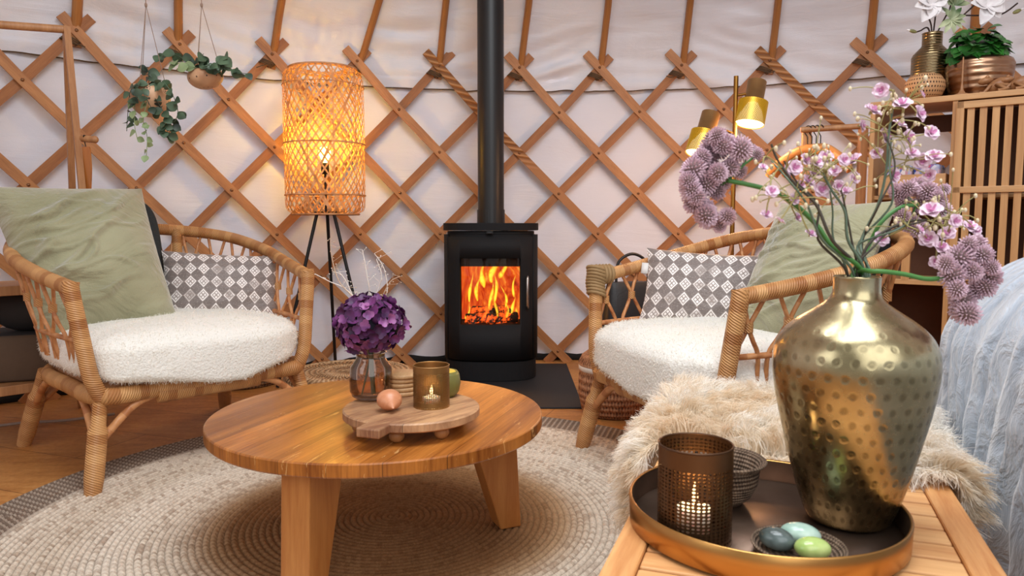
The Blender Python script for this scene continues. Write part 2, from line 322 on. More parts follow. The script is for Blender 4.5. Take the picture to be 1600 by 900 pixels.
M['pink'] = flo('pink_petal', (232,190,218), (254,244,247), sc=70); M['rose_in'] = flo('rose_centre', (190,116,164), (226,164,200)); M['bud'] = flo('bud', (206,190,140), (234,216,190))
M['hyd'] = flo('hydrangea_petal', (74,28,78), (128,58,120), .55, 30); M['hyd_dark'] = flo('hydrangea_dark', (48,18,58), (98,40,98), .55, 30); M['hyd_pale'] = flo('hydrangea_pale', (104,50,108), (172,104,160), .55, 30); M['hyd_core'] = plain('hydrangea_core', (30,22,40), .9); M['white_petal'] = flo('white_petal', (236,230,232), (252,250,250)); M['bud_green'] = flo('magnolia_bud', (110,110,70), (150,146,92))
M['twig'] = plain('dried_twig', (206,176,150), .7); M['twig_white'] = plain('dried_seed', (236,224,212), .7)
M['cord'] = plain('hanging_cord', (150,124,108), .9); M['olive'] = plain('olive_glaze', (120,116,60), .4); M['band'] = plain('white_band', (226,218,208), .8)
M['stone_dark'] = flo('dark_stone', (54,62,60), (110,124,122), .18, 40); M['stone_aqua'] = flo('aqua_stone', (150,186,172), (206,226,212), .15, 40); M['stone_lime'] = flo('lime_stone', (160,190,104), (204,220,140), .15, 40)
def blanket():
    t = NT('blue_grey_plush'); u = t.sep(t.coord('UV'));
    w = t.m_('SINE', t.m_('MULTIPLY', t.m_('ADD', u[0], t.m_('MULTIPLY', t.noise(t.coord(), 5, 2), .05)), 6.283/.045)); n = t.noise(t.map(t.coord(), (1,1,.6)), 20, 5, .6, 1.2); n2 = t.noise(t.coord(), 3, 2)
    f = t.m_('ADD', t.m_('MULTIPLY', n, .8), t.m_('MULTIPLY_ADD', w, .05, .1))
    t.P(col=t.ramp(f, [(.3, (140,151,165)), (.5, (168,179,193)), (.72, (192,202,214))]), rough=.9, sheen=.6)
    t.bump(t.m_('ADD', n, t.m_('MULTIPLY', w, .14)), .6, .02); return t.m
M['blanket'] = blanket()
M['floral'] = None
t = NT('floral_box'); vo = t.node('ShaderNodeTexVoronoi', {'Vector': t.coord(), 'Scale': 55}).outputs[1]; hs = t.sep(vo)
t.P(col=t.ramp(hs[0], [(.1, (40,70,150)), (.35, (210,214,226)), (.6, (196,50,70)), (.8, (80,120,190)), (.95, (232,214,210))]), rough=.7); M['floral'] = t.m
M['basket_cloth'] = plain('grey_brown_crate', (96,76,60), .9); M['dark_bag'] = plain('dark_bag', (40,36,36), .8); M['cable'] = plain('pale_cable', (170,150,136), .6)
M['frog'] = wood('carved_frog_wood', (140,94,60), (184,134,92), (14,14,30), gr=2, rough=.45); M['label_white'] = plain('cloth_tag', (232,228,224), .8)
# ------------------------------------------------------------------ geometry helpers
def children(o): return [c for c in bpy.data.objects if c.parent == o]
def spline(pts, n=8, closed=False):
    P = [Vector(p) for p in pts]; out = []; N = len(P)
    segs = N if closed else N-1
    for i in range(segs):
        if closed: a, b, c, d = P[i-1], P[i], P[(i+1) % N], P[(i+2) % N]
        else: a, b, c, d = P[max(i-1, 0)], P[i], P[i+1], P[min(i+2, N-1)]
        for k in range(n):
            t = k/n
            out.append(.5*((2*b)+(c-a)*t+(2*a-5*b+4*c-d)*t*t+(3*b-a-3*c+d)*t*t*t))
    if not closed: out.append(P[-1].copy())
    return out
class MB:
    def __init__(s): s.v = []; s.f = []; s.uv = []; s.mi = []; s.cur = 0
    def add(s, vs, fs, uvs=None):
        o = len(s.v); s.v.extend([tuple(v) for v in vs])
        for i, f in enumerate(fs):
            s.f.append(tuple(o+k for k in f)); s.mi.append(s.cur)
            s.uv.append(uvs[i] if uvs else [(0, 0)]*len(f))
        return s
    def grid(s, rows, wu=False, wv=False, uvf=None, flip=False):
        n, m = len(rows), len(rows[0]); vs = [p for r in rows for p in r]; fs = []; us = []
        for i in range(n-(0 if wu else 1)):
            for j in range(m-(0 if wv else 1)):
                i2, j2 = (i+1) % n, (j+1) % m
                q = [i*m+j, i2*m+j, i2*m+j2, i*m+j2]; uq = [(i, j), (i+1, j), (i+1, j+1), (i, j+1)]
                if flip: q.reverse(); uq.reverse()
                fs.append(q); us.append([uvf(a, b) if uvf else (a/max(n-1, 1), b/max(m-1, 1)) for a, b in uq])
        return s.add(vs, fs, us)
    def tube(s, pts, r, n=8, closed=False, caps=True, sx=1, sz=1):
        P = [Vector(p) for p in pts]; N = len(P); R = r if isinstance(r, (list, tuple)) else [r]*N
        T = []
        for i in range(N):
            a = P[(i-1) % N] if (closed or i > 0) else P[i]; b = P[(i+1) % N] if (closed or i < N-1) else P[i]
            d = b-a; T.append(d.normalized() if d.length > 1e-9 else Vector((0, 0, 1)))
        up = Vector((0, 0, 1)) if abs(T[0].z) < .9 else Vector((1, 0, 0))
        rows = []; L = [0]; nv = (up-T[0]*up.dot(T[0])).normalized()
        for i in range(N):
            nv = (nv-T[i]*nv.dot(T[i])); nv = nv.normalized() if nv.length > 1e-6 else up.cross(T[i]).normalized()
            b = T[i].cross(nv)
            rows.append([P[i]+(nv*math.cos(2*PI*j/n)*sz+b*math.sin(2*PI*j/n)*sx)*R[i] for j in range(n)])
            if i: L.append(L[-1]+(P[i]-P[i-1]).length)
        if closed: L.append(L[-1]+(P[0]-P[-1]).length)
        s.grid(rows, wu=closed, wv=True, uvf=lambda a, c: (L[a], c/n))
        if caps and not closed:
            s.add(rows[0], [tuple(range(n))]); s.add(rows[-1], [tuple(reversed(range(n)))])
        return s
    def lathe(s, prof, n=40, c=(0, 0, 0), caps=False, uvlen=False):
        rows = [[(c[0]+r*math.cos(2*PI*j/n), c[1]+r*math.sin(2*PI*j/n), c[2]+z) for j in range(n)] for r, z in prof]
        L = [0]
        for i in range(1, len(prof)): L.append(L[-1]+math.dist(prof[i], prof[i-1]))
        T = L[-1] or 1
        s.grid(rows, wv=True, uvf=lambda a, b: (b/n, (L[a] if uvlen else L[a]/T)), flip=True)
        if caps:
            s.add(rows[0], [tuple(range(n))]); s.add(rows[-1], [tuple(reversed(range(n)))])
        return s
    def box(s, c, d, rot=None, taper=None):
        x, y, z = d[0]/2, d[1]/2, d[2]/2; vs = []
        for dz in (-z, z):
            for dx, dy in ((-x, -y), (x, -y), (x, y), (-x, y)):
                v = Vector((dx, dy, dz)); v = (rot @ v) if rot else v; vs.append(v+Vector(c))
        return s.add(vs, [(3, 2, 1, 0), (4, 5, 6, 7), (0, 1, 5, 4), (1, 2, 6, 5), (2, 3, 7, 6), (3, 0, 4, 7)], [[(0, 0), (1, 0), (1, 1), (0, 1)]]*6)
    def ell(s, c, r, nu=12, nv=16, rot=None):
        rows = []
        for i in range(nu+1):
            a = -PI/2+PI*i/nu; row = []
            for j in range(nv):
                b = 2*PI*j/nv; v = Vector((r[0]*math.cos(a)*math.cos(b), r[1]*math.cos(a)*math.sin(b), r[2]*math.sin(a)))
                row.append((rot @ v if rot else v)+Vector(c))
            rows.append(row)
        return s.grid(rows, wv=True, uvf=lambda a, b: (b/nv, a/nu), flip=True)
    def build(s, name, mat, parent=None, origin=(0, 0, 0), smooth=True, bevel=0, sub=0, sol=0, loc=None):
        me = bpy.data.meshes.new(name); o = Vector(origin)
        me.from_pydata([(v[0]-o.x, v[1]-o.y, v[2]-o.z) for v in s.v], [], s.f)
        ul = me.uv_layers.new(name='UVMap'); ul.data.foreach_set('uv', [x for f in s.uv for p in f for x in p])
        for m in (mat if isinstance(mat, (list, tuple)) else [mat]): me.materials.append(m)
        me.polygons.foreach_set('material_index', s.mi)
        if smooth: me.polygons.foreach_set('use_smooth', [True]*len(me.polygons))
        me.update(); ob = bpy.data.objects.new(name, me); C.objects.link(ob)
        if parent: ob.parent = parent
        else: ob.location = origin
        if loc is not None: ob.location = loc
        if bevel:
            b = ob.modifiers.new('bevel', 'BEVEL'); b.width = bevel; b.segments = 2; b.limit_method = 'ANGLE'
            me.polygons.foreach_set('use_smooth', [False]*len(me.polygons))
        if sub: m = ob.modifiers.new('subd', 'SUBSURF'); m.levels = sub; m.render_levels = sub
        if sol: m = ob.modifiers.new('solid', 'SOLIDIFY'); m.thickness = sol; m.offset = 0
        return ob
def thing(name, label, cat, loc=(0, 0, 0), rotz=0, group=None):
    o = bpy.data.objects.new(name, None); C.objects.link(o); o.location = loc; o.rotation_euler = (0, 0, rotz)
    o.empty_display_size = .1
    return tag(o, label, cat, group)
def tag(o, label, cat, group=None, kind=None):
    o['label'] = label; o['category'] = cat
    if group: o['group'] = group
    if kind: o['kind'] = kind
    return o
def struct(o): o['kind'] = 'structure'; return o
def dup(root, loc=None, rotz=None):
    r = root.copy(); C.objects.link(r)
    if loc is not None: r.location = loc
    if rotz is not None: r.rotation_euler = (0, 0, rotz)
    for ch in children(root):
        c = ch.copy(); C.objects.link(c); c.parent = r
        for g in children(ch):
            d = g.copy(); C.objects.link(d); d.parent = c
    return r
def light(name, ty, loc, energy, col, size=.1, rot=None, parent=None, **k):
    l = bpy.data.lights.new(name, ty); l.energy = energy; l.color = col
    if ty == 'AREA': l.size = size
    else: l.shadow_soft_size = size
    for a, v in k.items(): setattr(l, a, v)
    o = bpy.data.objects.new(name, l); C.objects.link(o); o.location = loc
    if rot: o.rotation_euler = rot
    if parent: o.parent = parent
    return o
def nz3(x, y, z): return noise.noise(Vector((x, y, z)))
def fur(mb, P, Nn, L, seg, w, droop, curl, jitter=.5, flow=None):
    """wisps of wool: thin tapered ribbons rooted at P along normals Nn"""
    n = len(P); j = rng.normal(0, jitter, (n, 3)); D = Nn+j
    if flow is not None: D = D+flow
    D /= np.linalg.norm(D, axis=1, keepdims=True)
    t1 = np.cross(D, rng.normal(0, 1, (n, 3))); t1 /= np.linalg.norm(t1, axis=1, keepdims=True)+1e-9; t2 = np.cross(D, t1)
    ln = L*rng.uniform(.55, 1.25, (n, 1)); ph = rng.uniform(0, 6.28, (n, 1)); fq = rng.uniform(4, 9, (n, 1)); V = []
    for k in range(seg+1):
        t = k/seg
        c = P+D*ln*t+np.array([0, 0, -1])*droop*ln*t*t+curl*ln*t*(np.sin(ph+fq*t)*t1+np.cos(ph+fq*t)*t2)
        hw = w*(1-.8*t)*.5
        V.append(c-t2*hw); V.append(c+t2*hw)
    V = np.stack(V, 1).reshape(-1, 3); m = 2*(seg+1); o = len(mb.v); fs = []
    mb.v.extend(map(tuple, V.tolist()))
    base = np.arange(n)[:, None]*m+o
    for k in range(seg):
        q = np.concatenate([base+2*k, base+2*k+1, base+2*k+3, base+2*k+2], 1); fs.extend(map(tuple, q.tolist()))
    mb.f.extend(fs); mb.uv.extend([[(0, 0)]*4]*len(fs)); mb.mi.extend([mb.cur]*len(fs))
def wool(mb, P, Nn, L, seg, w, droop, nclump, clump, flow=None, curl=.25):
    n = len(P); nc = nclump; ci = rng.choice(n, nc, replace=False); near = np.empty(n, int)
    for a in range(0, n, 2000):
        near[a:a+2000] = ((P[a:a+2000, None, :]-P[ci][None])**2).sum(2).argmin(1)
    cd = Nn[ci]+rng.normal(0, .38, (nc, 3))+(flow[ci] if flow is not None else 0); cd /= np.linalg.norm(cd, axis=1, keepdims=True)
    cl = L*rng.uniform(.65, 1.2, (nc, 1)); tip = P[ci]+cd*cl+np.array([0, 0, -1])*droop*cl
    own = Nn+rng.normal(0, .45, (n, 3))+(flow if flow is not None else 0); own /= np.linalg.norm(own, axis=1, keepdims=True)
    ln = L*rng.uniform(.5, 1.15, (n, 1)); ot = P+own*ln+np.array([0, 0, -1])*droop*ln
    end = ot*(1-clump)+(tip[near]+rng.normal(0, .0035, (n, 3)))*clump
    t1 = np.cross(end-P, rng.normal(0, 1, (n, 3))); t1 /= np.linalg.norm(t1, axis=1, keepdims=True)+1e-9; t2 = np.cross(end-P, t1); t2 /= np.linalg.norm(t2, axis=1, keepdims=True)+1e-9
    ph = rng.uniform(0, 6.28, (n, 1)); V = []
    for k in range(seg+1):
        t = k/seg; c = P*(1-t)**2+2*t*(1-t)*(P+Nn*ln*.55)+end*t*t
        c = c+curl*ln*.25*np.sin(ph+7*t)*t*t1
        hw = w*(1-.75*t)*.5; V.append(c-t2*hw); V.append(c+t2*hw)
    V = np.stack(V, 1).reshape(-1, 3); m = 2*(seg+1); o = len(mb.v); fs = []; mb.v.extend(map(tuple, V.tolist())); base = np.arange(n)[:, None]*m+o
    for k in range(seg):
        q = np.concatenate([base+2*k, base+2*k+1, base+2*k+3, base+2*k+2], 1); fs.extend(map(tuple, q.tolist()))
    mb.f.extend(fs); mb.uv.extend([[(0, 0)]*4]*len(fs)); mb.mi.extend([mb.cur]*len(fs))
def sample_grid(rows, n, wv=False):
    A = np.array([[tuple(p) for p in r] for r in rows]); h, w_ = A.shape[:2]
    if wv: A = np.concatenate([A, A[:, :1]], 1); w_ += 1
    i = rng.uniform(0, h-1.001, n); j = rng.uniform(0, w_-1.001, n); i0 = i.astype(int); j0 = j.astype(int); a = (i-i0)[:, None]; b = (j-j0)[:, None]
    p00, p10, p01, p11 = A[i0, j0], A[i0+1, j0], A[i0, j0+1], A[i0+1, j0+1]
    P = p00*(1-a)*(1-b)+p10*a*(1-b)+p01*(1-a)*b+p11*a*b
    Nn = np.cross(p10-p00+1e-9, p01-p00); ar = np.linalg.norm(Nn, axis=1, keepdims=True); Nn = Nn/(ar+1e-12)
    keep = rng.uniform(0, 1, n) < (ar[:, 0]/ar.max())**.5
    return P[keep], Nn[keep]
# ------------------------------------------------------------------ the yurt shell
YC = Vector((.25, .75, 0)); RW = 3.50
_K = [-9, -8, -7, -6, -5, -4, -3, -2, -1, 0, 1, 2, 3, 4, 5, 6, 7]
_A = [-61.6, -54.3, -47.0, -39.8, -32.6, -25.4, -18.2, -10.9, -3.45, 3.97, 11.39, 19.0, 26.8, 34.4, 41.8, 49.2, 56.6]
def phi(k): return math.radians(float(np.interp(k, _K, _A)))
def cyl(ph, r, z): return Vector((YC.x+r*math.sin(ph), YC.y+r*math.cos(ph), z))
def roof_r(z):   # radius of the roof lining at height z
    return float(np.interp(z, [1.5, 1.72, 1.85, 2.0, 2.2, 2.5, 2.8, 3.1], [3.50, 3.47, 3.42, 3.31, 3.08, 2.5, 1.75, .7]))
mb = MB(); rows = []
A0, A1 = math.radians(-112), math.radians(112)
for i in range(421):
    a = A0+(A1-A0)*i/420; kk = float(np.interp(math.degrees(a), _A, _K)); row = []
    for j in range(56):
        z = .035+1.66*j/55
        b = .012*nz3(a*9, z*2.5, 3)+.010*nz3(a*22+z*3, z*5, 9)+.006*nz3(a*40-z*9, z*9, 1)
        if z < .8: b += .02*(1-z/.8)*math.sin(a*95+3*nz3(a*8, z*1.5, 5)+z*5)*(.5+nz3(a*6, 2, 2))
        row.append(cyl(a, RW+.035+b*.9, z))
    rows.append(row)
mb.grid(rows); struct(mb.build('wall_back', M['canvas']))
mb = MB(); mb.tube([cyl(A0+(A1-A0)*i/120, RW+.05, .02) for i in range(121)], .03, 6); struct(mb.build('baseboard_back', M['black_gap']))
mb = MB(); rows = []
for i in range(561):
    a = A0+(A1-A0)*i/560; kk = float(np.interp(math.degrees(a), _A, _K)); fr = kk-math.floor(kk); row = []
    hem = 1.545+.008*nz3(a*30, 1, 4)
    for j in range(71):
        t = j/70
        z = hem+.62*(t**1.0) if t < .62 else hem+.62*.62+(3.1-hem-.384)*((t-.62)/.38)
        bay = math.sin(PI*fr)
        b = .03*bay*(1-math.exp(-(z-1.5)*4))
        seed = math.floor(kk)*7.3
        fold = nz3(seed+fr*1.2, z*15+fr*2.5*math.sin(seed), seed)*.034*bay*(.35+1.5*max(0, nz3(seed, z*2, 8)+.25))
        drape = .022*nz3(fr*7+seed, z*2.2+seed, 4)*math.exp(-abs(z-1.62)*7)+.008*nz3(a*26, z*7, 2)
        row.append(cyl(a, roof_r(z)+.012+(b+fold+drape) if z > 1.6 else roof_r(z)+.014+fold+drape, z))
    rows.append(row)
mb.grid(rows); struct(mb.build('ceiling', M['roof']))
mb = MB(); mb.tube([r[0]+Vector((0, 0, .002)) for r in rows], .0035, 5); struct(mb.build('trim_1', M['twine']))  # hem edge tube, dark so it also draws the shadow line there
mb = MB(); mb.add([(-4, -1.5, 0), (4.4, -1.5, 0), (4.4, 4.5, 0), (-4, 4.5, 0)], [(0, 1, 2, 3)]); struct(mb.build('floor', M['floor']))
# trellis
trel = thing('wall_trellis', 'crisscross trellis of honey-brown wooden laths lining the canvas wall', 'trellis', (YC.x, YC.y, 0))
ZT, DZ = 1.668, .2262
def zrow(m): return ZT-DZ*m-(.02*min(m, 1) if m > 0 else 0)
bolt_mb = MB(); bolt_mb.lathe([(0, .006), (.006, .005), (.008, .002), (.008, 0)], 8); bolt_me = None
def lath(k, s, mat):
    r = 3.463 if s > 0 else 3.479; w, th = .0455, .013; e0 = .30+random.uniform(-.03, .05); e1 = .3; N = 18
    P = []
    for i in range(N+1):
        m = -e0+(7+e0+e1)*i/N; P.append(cyl(phi(k+s*m/2), r+.002*nz3(k, m, s), zrow(m)))
    rows = []; L = 0
    for i in range(N+1):
        T = (P[min(i+1, N)]-P[max(i-1, 0)]).normalized(); Nn = Vector((YC.x-P[i].x, YC.y-P[i].y, 0)).normalized(); B = T.cross(Nn).normalized()
        Nn = B.cross(T)
        rows.append([P[i]+B*w/2*a+Nn*th/2*b for a, b in ((-1, 1), (1, 1), (1, -1), (-1, -1))])
    l = (P[-1]-P[0]).length; m_ = MB()
    m_.grid(rows, wv=True, uvf=lambda a, b: (a/N*l+k*1.7+s*.3, (b % 4)*.05+(.05 if b == 4 else 0)+k*.37), flip=True)
    m_.add(rows[0], [(0, 1, 2, 3)]); m_.add(rows[-1], [(3, 2, 1, 0)])
    o = m_.build('lath', mat, trel, (YC.x, YC.y, 0), smooth=False)
    return o
for k in range(-12, 10):
    if k <= 6:
        ob = lath(k, 1, M['rope'] if k in (-2, 2) else M['lath'])
        if k in (-2, 2): ob['label'] = 'lath carved with a rope-like spiral'
        for m in range(0, 8):
            a = k+m/2.0
            if not (-7 < a < 5): continue
            p = cyl(phi(a), 3.4565, zrow(m)); ang = phi(a)
            if bolt_me is None:
                bo = bolt_mb.build('bolt', M['bolt'], ob); bolt_me = bo.data
            else:
                bo = bpy.data.objects.new('bolt', bolt_me); C.objects.link(bo); bo.parent = ob
            bo.location = (p.x-YC.x, p.y-YC.y, p.z); bo.rotation_euler = (PI/2, 0, -ang)
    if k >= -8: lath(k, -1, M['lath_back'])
for k in range(-7, 5):
    m_ = MB(); a = phi(k-.06); c = cyl(a, 3.468, ZT-.055)
    for q in range(4):
        Tn = Vector((math.cos(a), -math.sin(a), 0)); Rr = Vector((-math.sin(a), -math.cos(a), 0)); U = Vector((0, 0, 1))
        ax = (Tn*.7+U*-.3).normalized(); ay = (U*.8+Tn*.4).normalized()
        m_.tube([c+Tn*(.006*q-.009)+U*(.005*q)+ax*.033*math.cos(t)+Rr*(.020*math.sin(t)+.006) for t in [2*PI*i/14 for i in range(14)]], .0032, 5, closed=True)
    sgn = random.choice((-1, 1)); m_.tube(spline([c+Rr*.02, c+Tn*.03*sgn+Rr*.028-U*.012, c+Tn*.055*sgn+Rr*.024-U*.028*random.random()], 5), .003, 5)
    m_.build('twine_tie', M['twine'], trel, (YC.x, YC.y, 0))
# roof poles
names = {-7: 'roof pole furthest left above the clothes rack', -6: 'roof pole behind the top of the left clothes rack', -5: 'roof pole between the two hanging planters', -4: 'roof pole just left of the woven bamboo lamp shade', -3: 'tilted roof pole above the woven bamboo lamp shade', -2: 'roof pole first to the left of the black stove pipe', -1: 'roof pole first to the right of the black stove pipe', 0: 'roof pole second to the right of the black stove pipe', 1: 'roof pole left of the brass two-shade floor lamp', 2: 'roof pole above the brass two-shade floor lamp', 3: 'roof pole above the clothes rail with hangers', 4: 'roof pole behind the copper planter on the shelf'}
tilt = {-7: -.05, -6: .03, -5: -.03, -4: .13, -3: .30, -2: .08, -1: .11, 0: .10, 1: .10, 2: .10, 3: .08, 4: .03}
for k in range(-7, 5):
    m_ = MB(); P = []
    for i in range(22):
        z = 1.60+(3.06-1.60)*(i/21)**1.25; rr = roof_r(z)-.012
        off = tilt[k]*(z-1.6) if z < 2.0 else tilt[k]*.4
        P.append(cyl(phi(k)+off/3.4, rr if z > 1.72 else 3.489, z))
    m_.tube(P, .031, 8, sx=.95, sz=.6)
    p0 = P[0]; tag(m_.build('roof_pole', M['pole'], None, p0), 'bent brown '+names[k], 'roof pole', 'roof poles above the trellis')
# ------------------------------------------------------------------ rug, hearth, mats
RC = (-.32, 1.93, 0)
m_ = MB(); rows = []; NR = 68; RR = 1.122
for i in range(NR*4+1):
    r = max(.0005, RR*i/(NR*4)); f = (r/.0165) % 1; zz = .009+.0055*math.sin(PI*f)
    if i == NR*4: zz = .001
    rows.append([(r*math.cos(2*PI*j/220), r*math.sin(2*PI*j/220), zz) for j in range(220)])
m_.grid(rows, wv=True, flip=False)
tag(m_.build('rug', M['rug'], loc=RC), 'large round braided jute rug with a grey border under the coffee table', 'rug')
m_ = MB(); m_.box((-.02, 3.63, .004), (.66, 1.0, .008)); tag(m_.build('hearth_plate', M['hearth'], None, (-.02, 3.63, 0), bevel=.002), 'flat black floor plate under the wood stove', 'hearth plate')
def pouf(loc, R, H, mat, label, cat):
    m_ = MB(); pr = [(0.001, H)]+[(R*.94*i/20, H-.004+.006*abs(math.sin(i*1.57))) for i in range(1, 21)]
    pr += [(R*.98, H*.9), (R, H*.6), (R*.98, H*.2), (R*.93, .0), (.001, 0)]
    m_.lathe(list(reversed(pr)), 48); return tag(m_.build('pouf', mat, loc=loc), label, cat)
pouf((-.72, 3.23, 0), .29, .15, M['jute'], 'pale round braided jute pouf behind the coffee table and hydrangea', 'pouf')
o_ = pouf((-1.36, 3.66, 0), .19, .09, M['jute_dark'], 'dark round braided cushion on the floor beneath the left armchair', 'floor cushion'); o_.name = 'floor_cushion'
# ------------------------------------------------------------------ wood stove
SX, SY = -.109, 3.83
st = thing('wood_stove', 'black oval wood stove with a burning fire behind its glass door', 'stove', (SX, SY, 0))
def plan(a, sc=1.0, n=2.7):
    c, s_ = math.cos(a), math.sin(a); e = 2/n
    return (.238*sc*math.copysign(abs(c)**e, c), .19*sc*math.copysign(abs(s_)**e, s_))
def a_at(x, sc=1.0):  # front angle (y<0) whose plan x equals x
    lo, hi = -PI, 0.0
    for _ in range(50):
        mid = (lo+hi)/2
        if plan(mid, sc)[0] < x: lo = mid
        else: hi = mid
    return (lo+hi)/2
def shell(mb, z0, z1, sc, xw=None, zw=None, full=True, xr=None, n=72):
    if full: angs = [2*PI*i/n-PI for i in range(n)]
    else:
        a0, a1 = a_at(-xr, sc), a_at(xr, sc); angs = [a0+(a1-a0)*i/40 for i in range(41)]
    zs = [z0, z1]
    if xw:
        angs = sorted(angs+[a_at(-xw, sc), a_at(xw, sc)]); zs = sorted(zs+list(zw))
    rows = [[(*plan(a, sc), z) for a in angs] for z in zs]; m = len(angs); vs = [p for r in rows for p in r]; fs = []
    for i in range(len(zs)-1):
        for j in range(m if full else m-1):
            j2 = (j+1) % m
            if xw and full is not None:
                am = (angs[j]+angs[j2])/2 if j2 else 2*PI; x, y = plan(am, sc)
                if y < 0 and abs(x) < xw and zw[0]-1e-6 < (zs[i]+zs[i+1])/2 < zw[1]: continue
            fs.append((i*m+j, i*m+j2, (i+1)*m+j2, (i+1)*m+j))
    mb.add(vs, fs)
    return rows
def slab(mb, z0, z1, sc, n=72):
    a = [2*PI*i/n for i in range(n)]; b0 = [(*plan(t_, sc), z0) for t_ in a]; b1 = [(*plan(t_, sc), z1) for t_ in a]
    mb.add(b0+b1, [tuple(reversed(range(n))), tuple(range(n, 2*n))]+[(i, (i+1) % n, n+(i+1) % n, n+i) for i in range(n)])
m_ = MB(); slab(m_, .008, .108, .985); m_.build('plinth', M['stove'], st, bevel=.004)
m_ = MB(); shell(m_, .114, .745, .97, .165, (.28, .64)); a = [2*PI*i/72 for i in range(72)]
m_.add([(*plan(t_, .97), .745) for t_ in a], [tuple(range(72))]); m_.build('body', M['stove'], st, smooth=True)
for o_ in (bpy.data.objects['body'],): o_.data.polygons.foreach_set('use_smooth', [len(p.vertices) == 4 for p in o_.data.polygons])
door = MB(); shell(door, .116, .735, 1.0, .150, (.296, .628), False, .208)
d_ob = door.build('door', M['stove'], st, sol=.012)
side = MB()
for s_ in (-1, 1):
    side = MB(); aa = a_at(s_*.214, 1.0); ab = 0 if s_ > 0 else -PI
    side.add([(*plan(aa+(ab-aa)*i/10, 1.0), z) for z in (.112, .745) for i in range(11)], [(i, i+1, 12+i, 11+i) for i in range(10)])
    side.build('side_cheek', M['stove'], st, sol=.008)
m_ = MB(); a0, a1 = a_at(-.156, .975), a_at(.156, .975)
m_.add([(*plan(a0+(a1-a0)*i/16, .975), z) for z in (.288, .636) for i in range(17)], [(i, i+1, 18+i, 17+i) for i in range(16)]); m_.build('pane', M['stove_glass'], d_ob)
m_ = MB(); slab(m_, .745, .762, .94); slab(m_, .766, .803, 1.03); m_.build('lid', M['stove'], st, bevel=.003)
m_ = MB(); m_.box((0, -.196, .755), (.034, .016, .014)); m_.box((0, -.206, .754), (.022, .012, .009)); m_.build('vent_lever', M['black'], st, bevel=.002)
m_ = MB(); hy = plan(a_at(.188, 1.0), 1.0)[1]
m_.tube([(.186, hy-.004, .535), (.186, hy-.026, .535), (.1865, hy-.03, .525), (.186, hy-.03, .392), (.186, hy-.026, .382), (.186, hy-.004, .382)], .0065, 8); m_.build('door_handle', M['chrome'], d_ob)
m_ = MB()   # firebox lining: five inner faces and the dark baffle seen at the top of the glass
x, y0, y1, z0, z1 = .165, -.165, .10, .285, .640
m_.add([(-x, y0, z0), (x, y0, z0), (x, y1, z0), (-x, y1, z0), (-x, y0, z1), (x, y0, z1), (x, y1, z1), (-x, y1, z1)], [(0, 1, 2, 3), (4, 7, 6, 5), (0, 3, 7, 4), (1, 5, 6, 2), (3, 2, 6, 7)])
m_.box((0, -.155, .612), (.325, .012, .05)); m_.build('firebox', M['brick'], st, smooth=False)
m_ = MB(); m_.add([(-.16, .09, .29), (.16, .09, .29), (.16, .06, .635), (-.16, .06, .635)], [(0, 1, 2, 3)]); m_.build('fire_glow', M['haze'], st)
def tongue(x, y, z, h, w, sway, ph):
    P = []; R = []
    for i in range(17):
        t_ = i/16; P.append((x+sway*math.sin(ph+t_*2.6)*t_, y+.01*math.sin(t_*3+ph), z+h*t_)); R.append(max(.0006, w*(math.sin(PI*(.10+.90*t_**.72))**.9)*(1+.18*math.sin(ph*3+t_*9))))
    m_ = MB(); m_.tube(P, R, 12, sx=1, sz=.5)
    l_ = P[-1][2]-P[0][2]; m_.uv = [[((p[0]/max(1e-6, max(q[0] for f in m_.uv for q in f))) if False else p[0]/(l_*1.05), p[1]) for p in f] for f in m_.uv]
    return m_
fl_ = [(-.118, .315, .07, .011, .01), (-.132, .305, .03, .009, .005), (-.092, .305, .035, .009, .004), (-.035, .47, .135, .030, .03), (.005, .50, .12, .034, .05), (.045, .52, .09, .028, .05), (-.07, .40, .14, .022, -.03), (.035, .32, .11, .017, .02), (.078, .315, .085, .018, -.03), (.108, .315, .115, .020, .02), (.138, .31, .06, .013, -.01), (.075, .37, .12, .016, .03), (-.01, .36, .15, .020, -.03), (.12, .42, .12, .016, .02), (-.11, .40, .15, .018, .02), (.02, .40, .14, .022, .02)]
for i, (x, z, h, w, sw) in enumerate(fl_): tongue(x, -.02-.06*((i*37) % 10)/10, z, h, w, sw, i*1.3).build('flame', M['flame'], st)
m_ = MB(); m_.tube([(0, .0, .80), (0, .0, 2.42)], .0675, 32, caps=False); pp = m_.build('flue_pipe', M['stove_pipe'], st)
m_ = MB(); m_.tube([(0, .0, .803), (0, .0, .872)], .072, 32); m_.build('pipe_collar', M['stove_pipe'], pp, bevel=.002)
lg = [((-.13, -.06, .312), (.03, -.02, .318), .026, 'charred log glowing at the front left of the stove fire'), ((-.02, -.075, .314), (.135, -.03, .316), .028, 'charred log at the front right of the stove fire'), ((-.10, .0, .345), (.11, -.03, .352), .026, 'charred log lying across the top of the stove fire')]
for a_, b_, r_, lb in lg:
    m_ = MB(); A_ = Vector(a_); B_ = Vector(b_); m_.tube([A_+(B_-A_)*i/8+Vector((0, 0, .004*nz3(i, r_*99, 1))) for i in range(9)], [r_*(1+.12*nz3(i, 5, r_*50)) for i in range(9)], 10)
    tag(m_.build('firewood_log', M['log'], None, tuple(A_), loc=(SX+A_.x, SY+A_.y, A_.z)), lb, 'log', 'logs in the stove')
light('fire_light', 'AREA', (SX, SY-.235, .45), 2.0, (1, .42, .12), .26, (-PI/2, 0, 0)).data.use_shadow = True
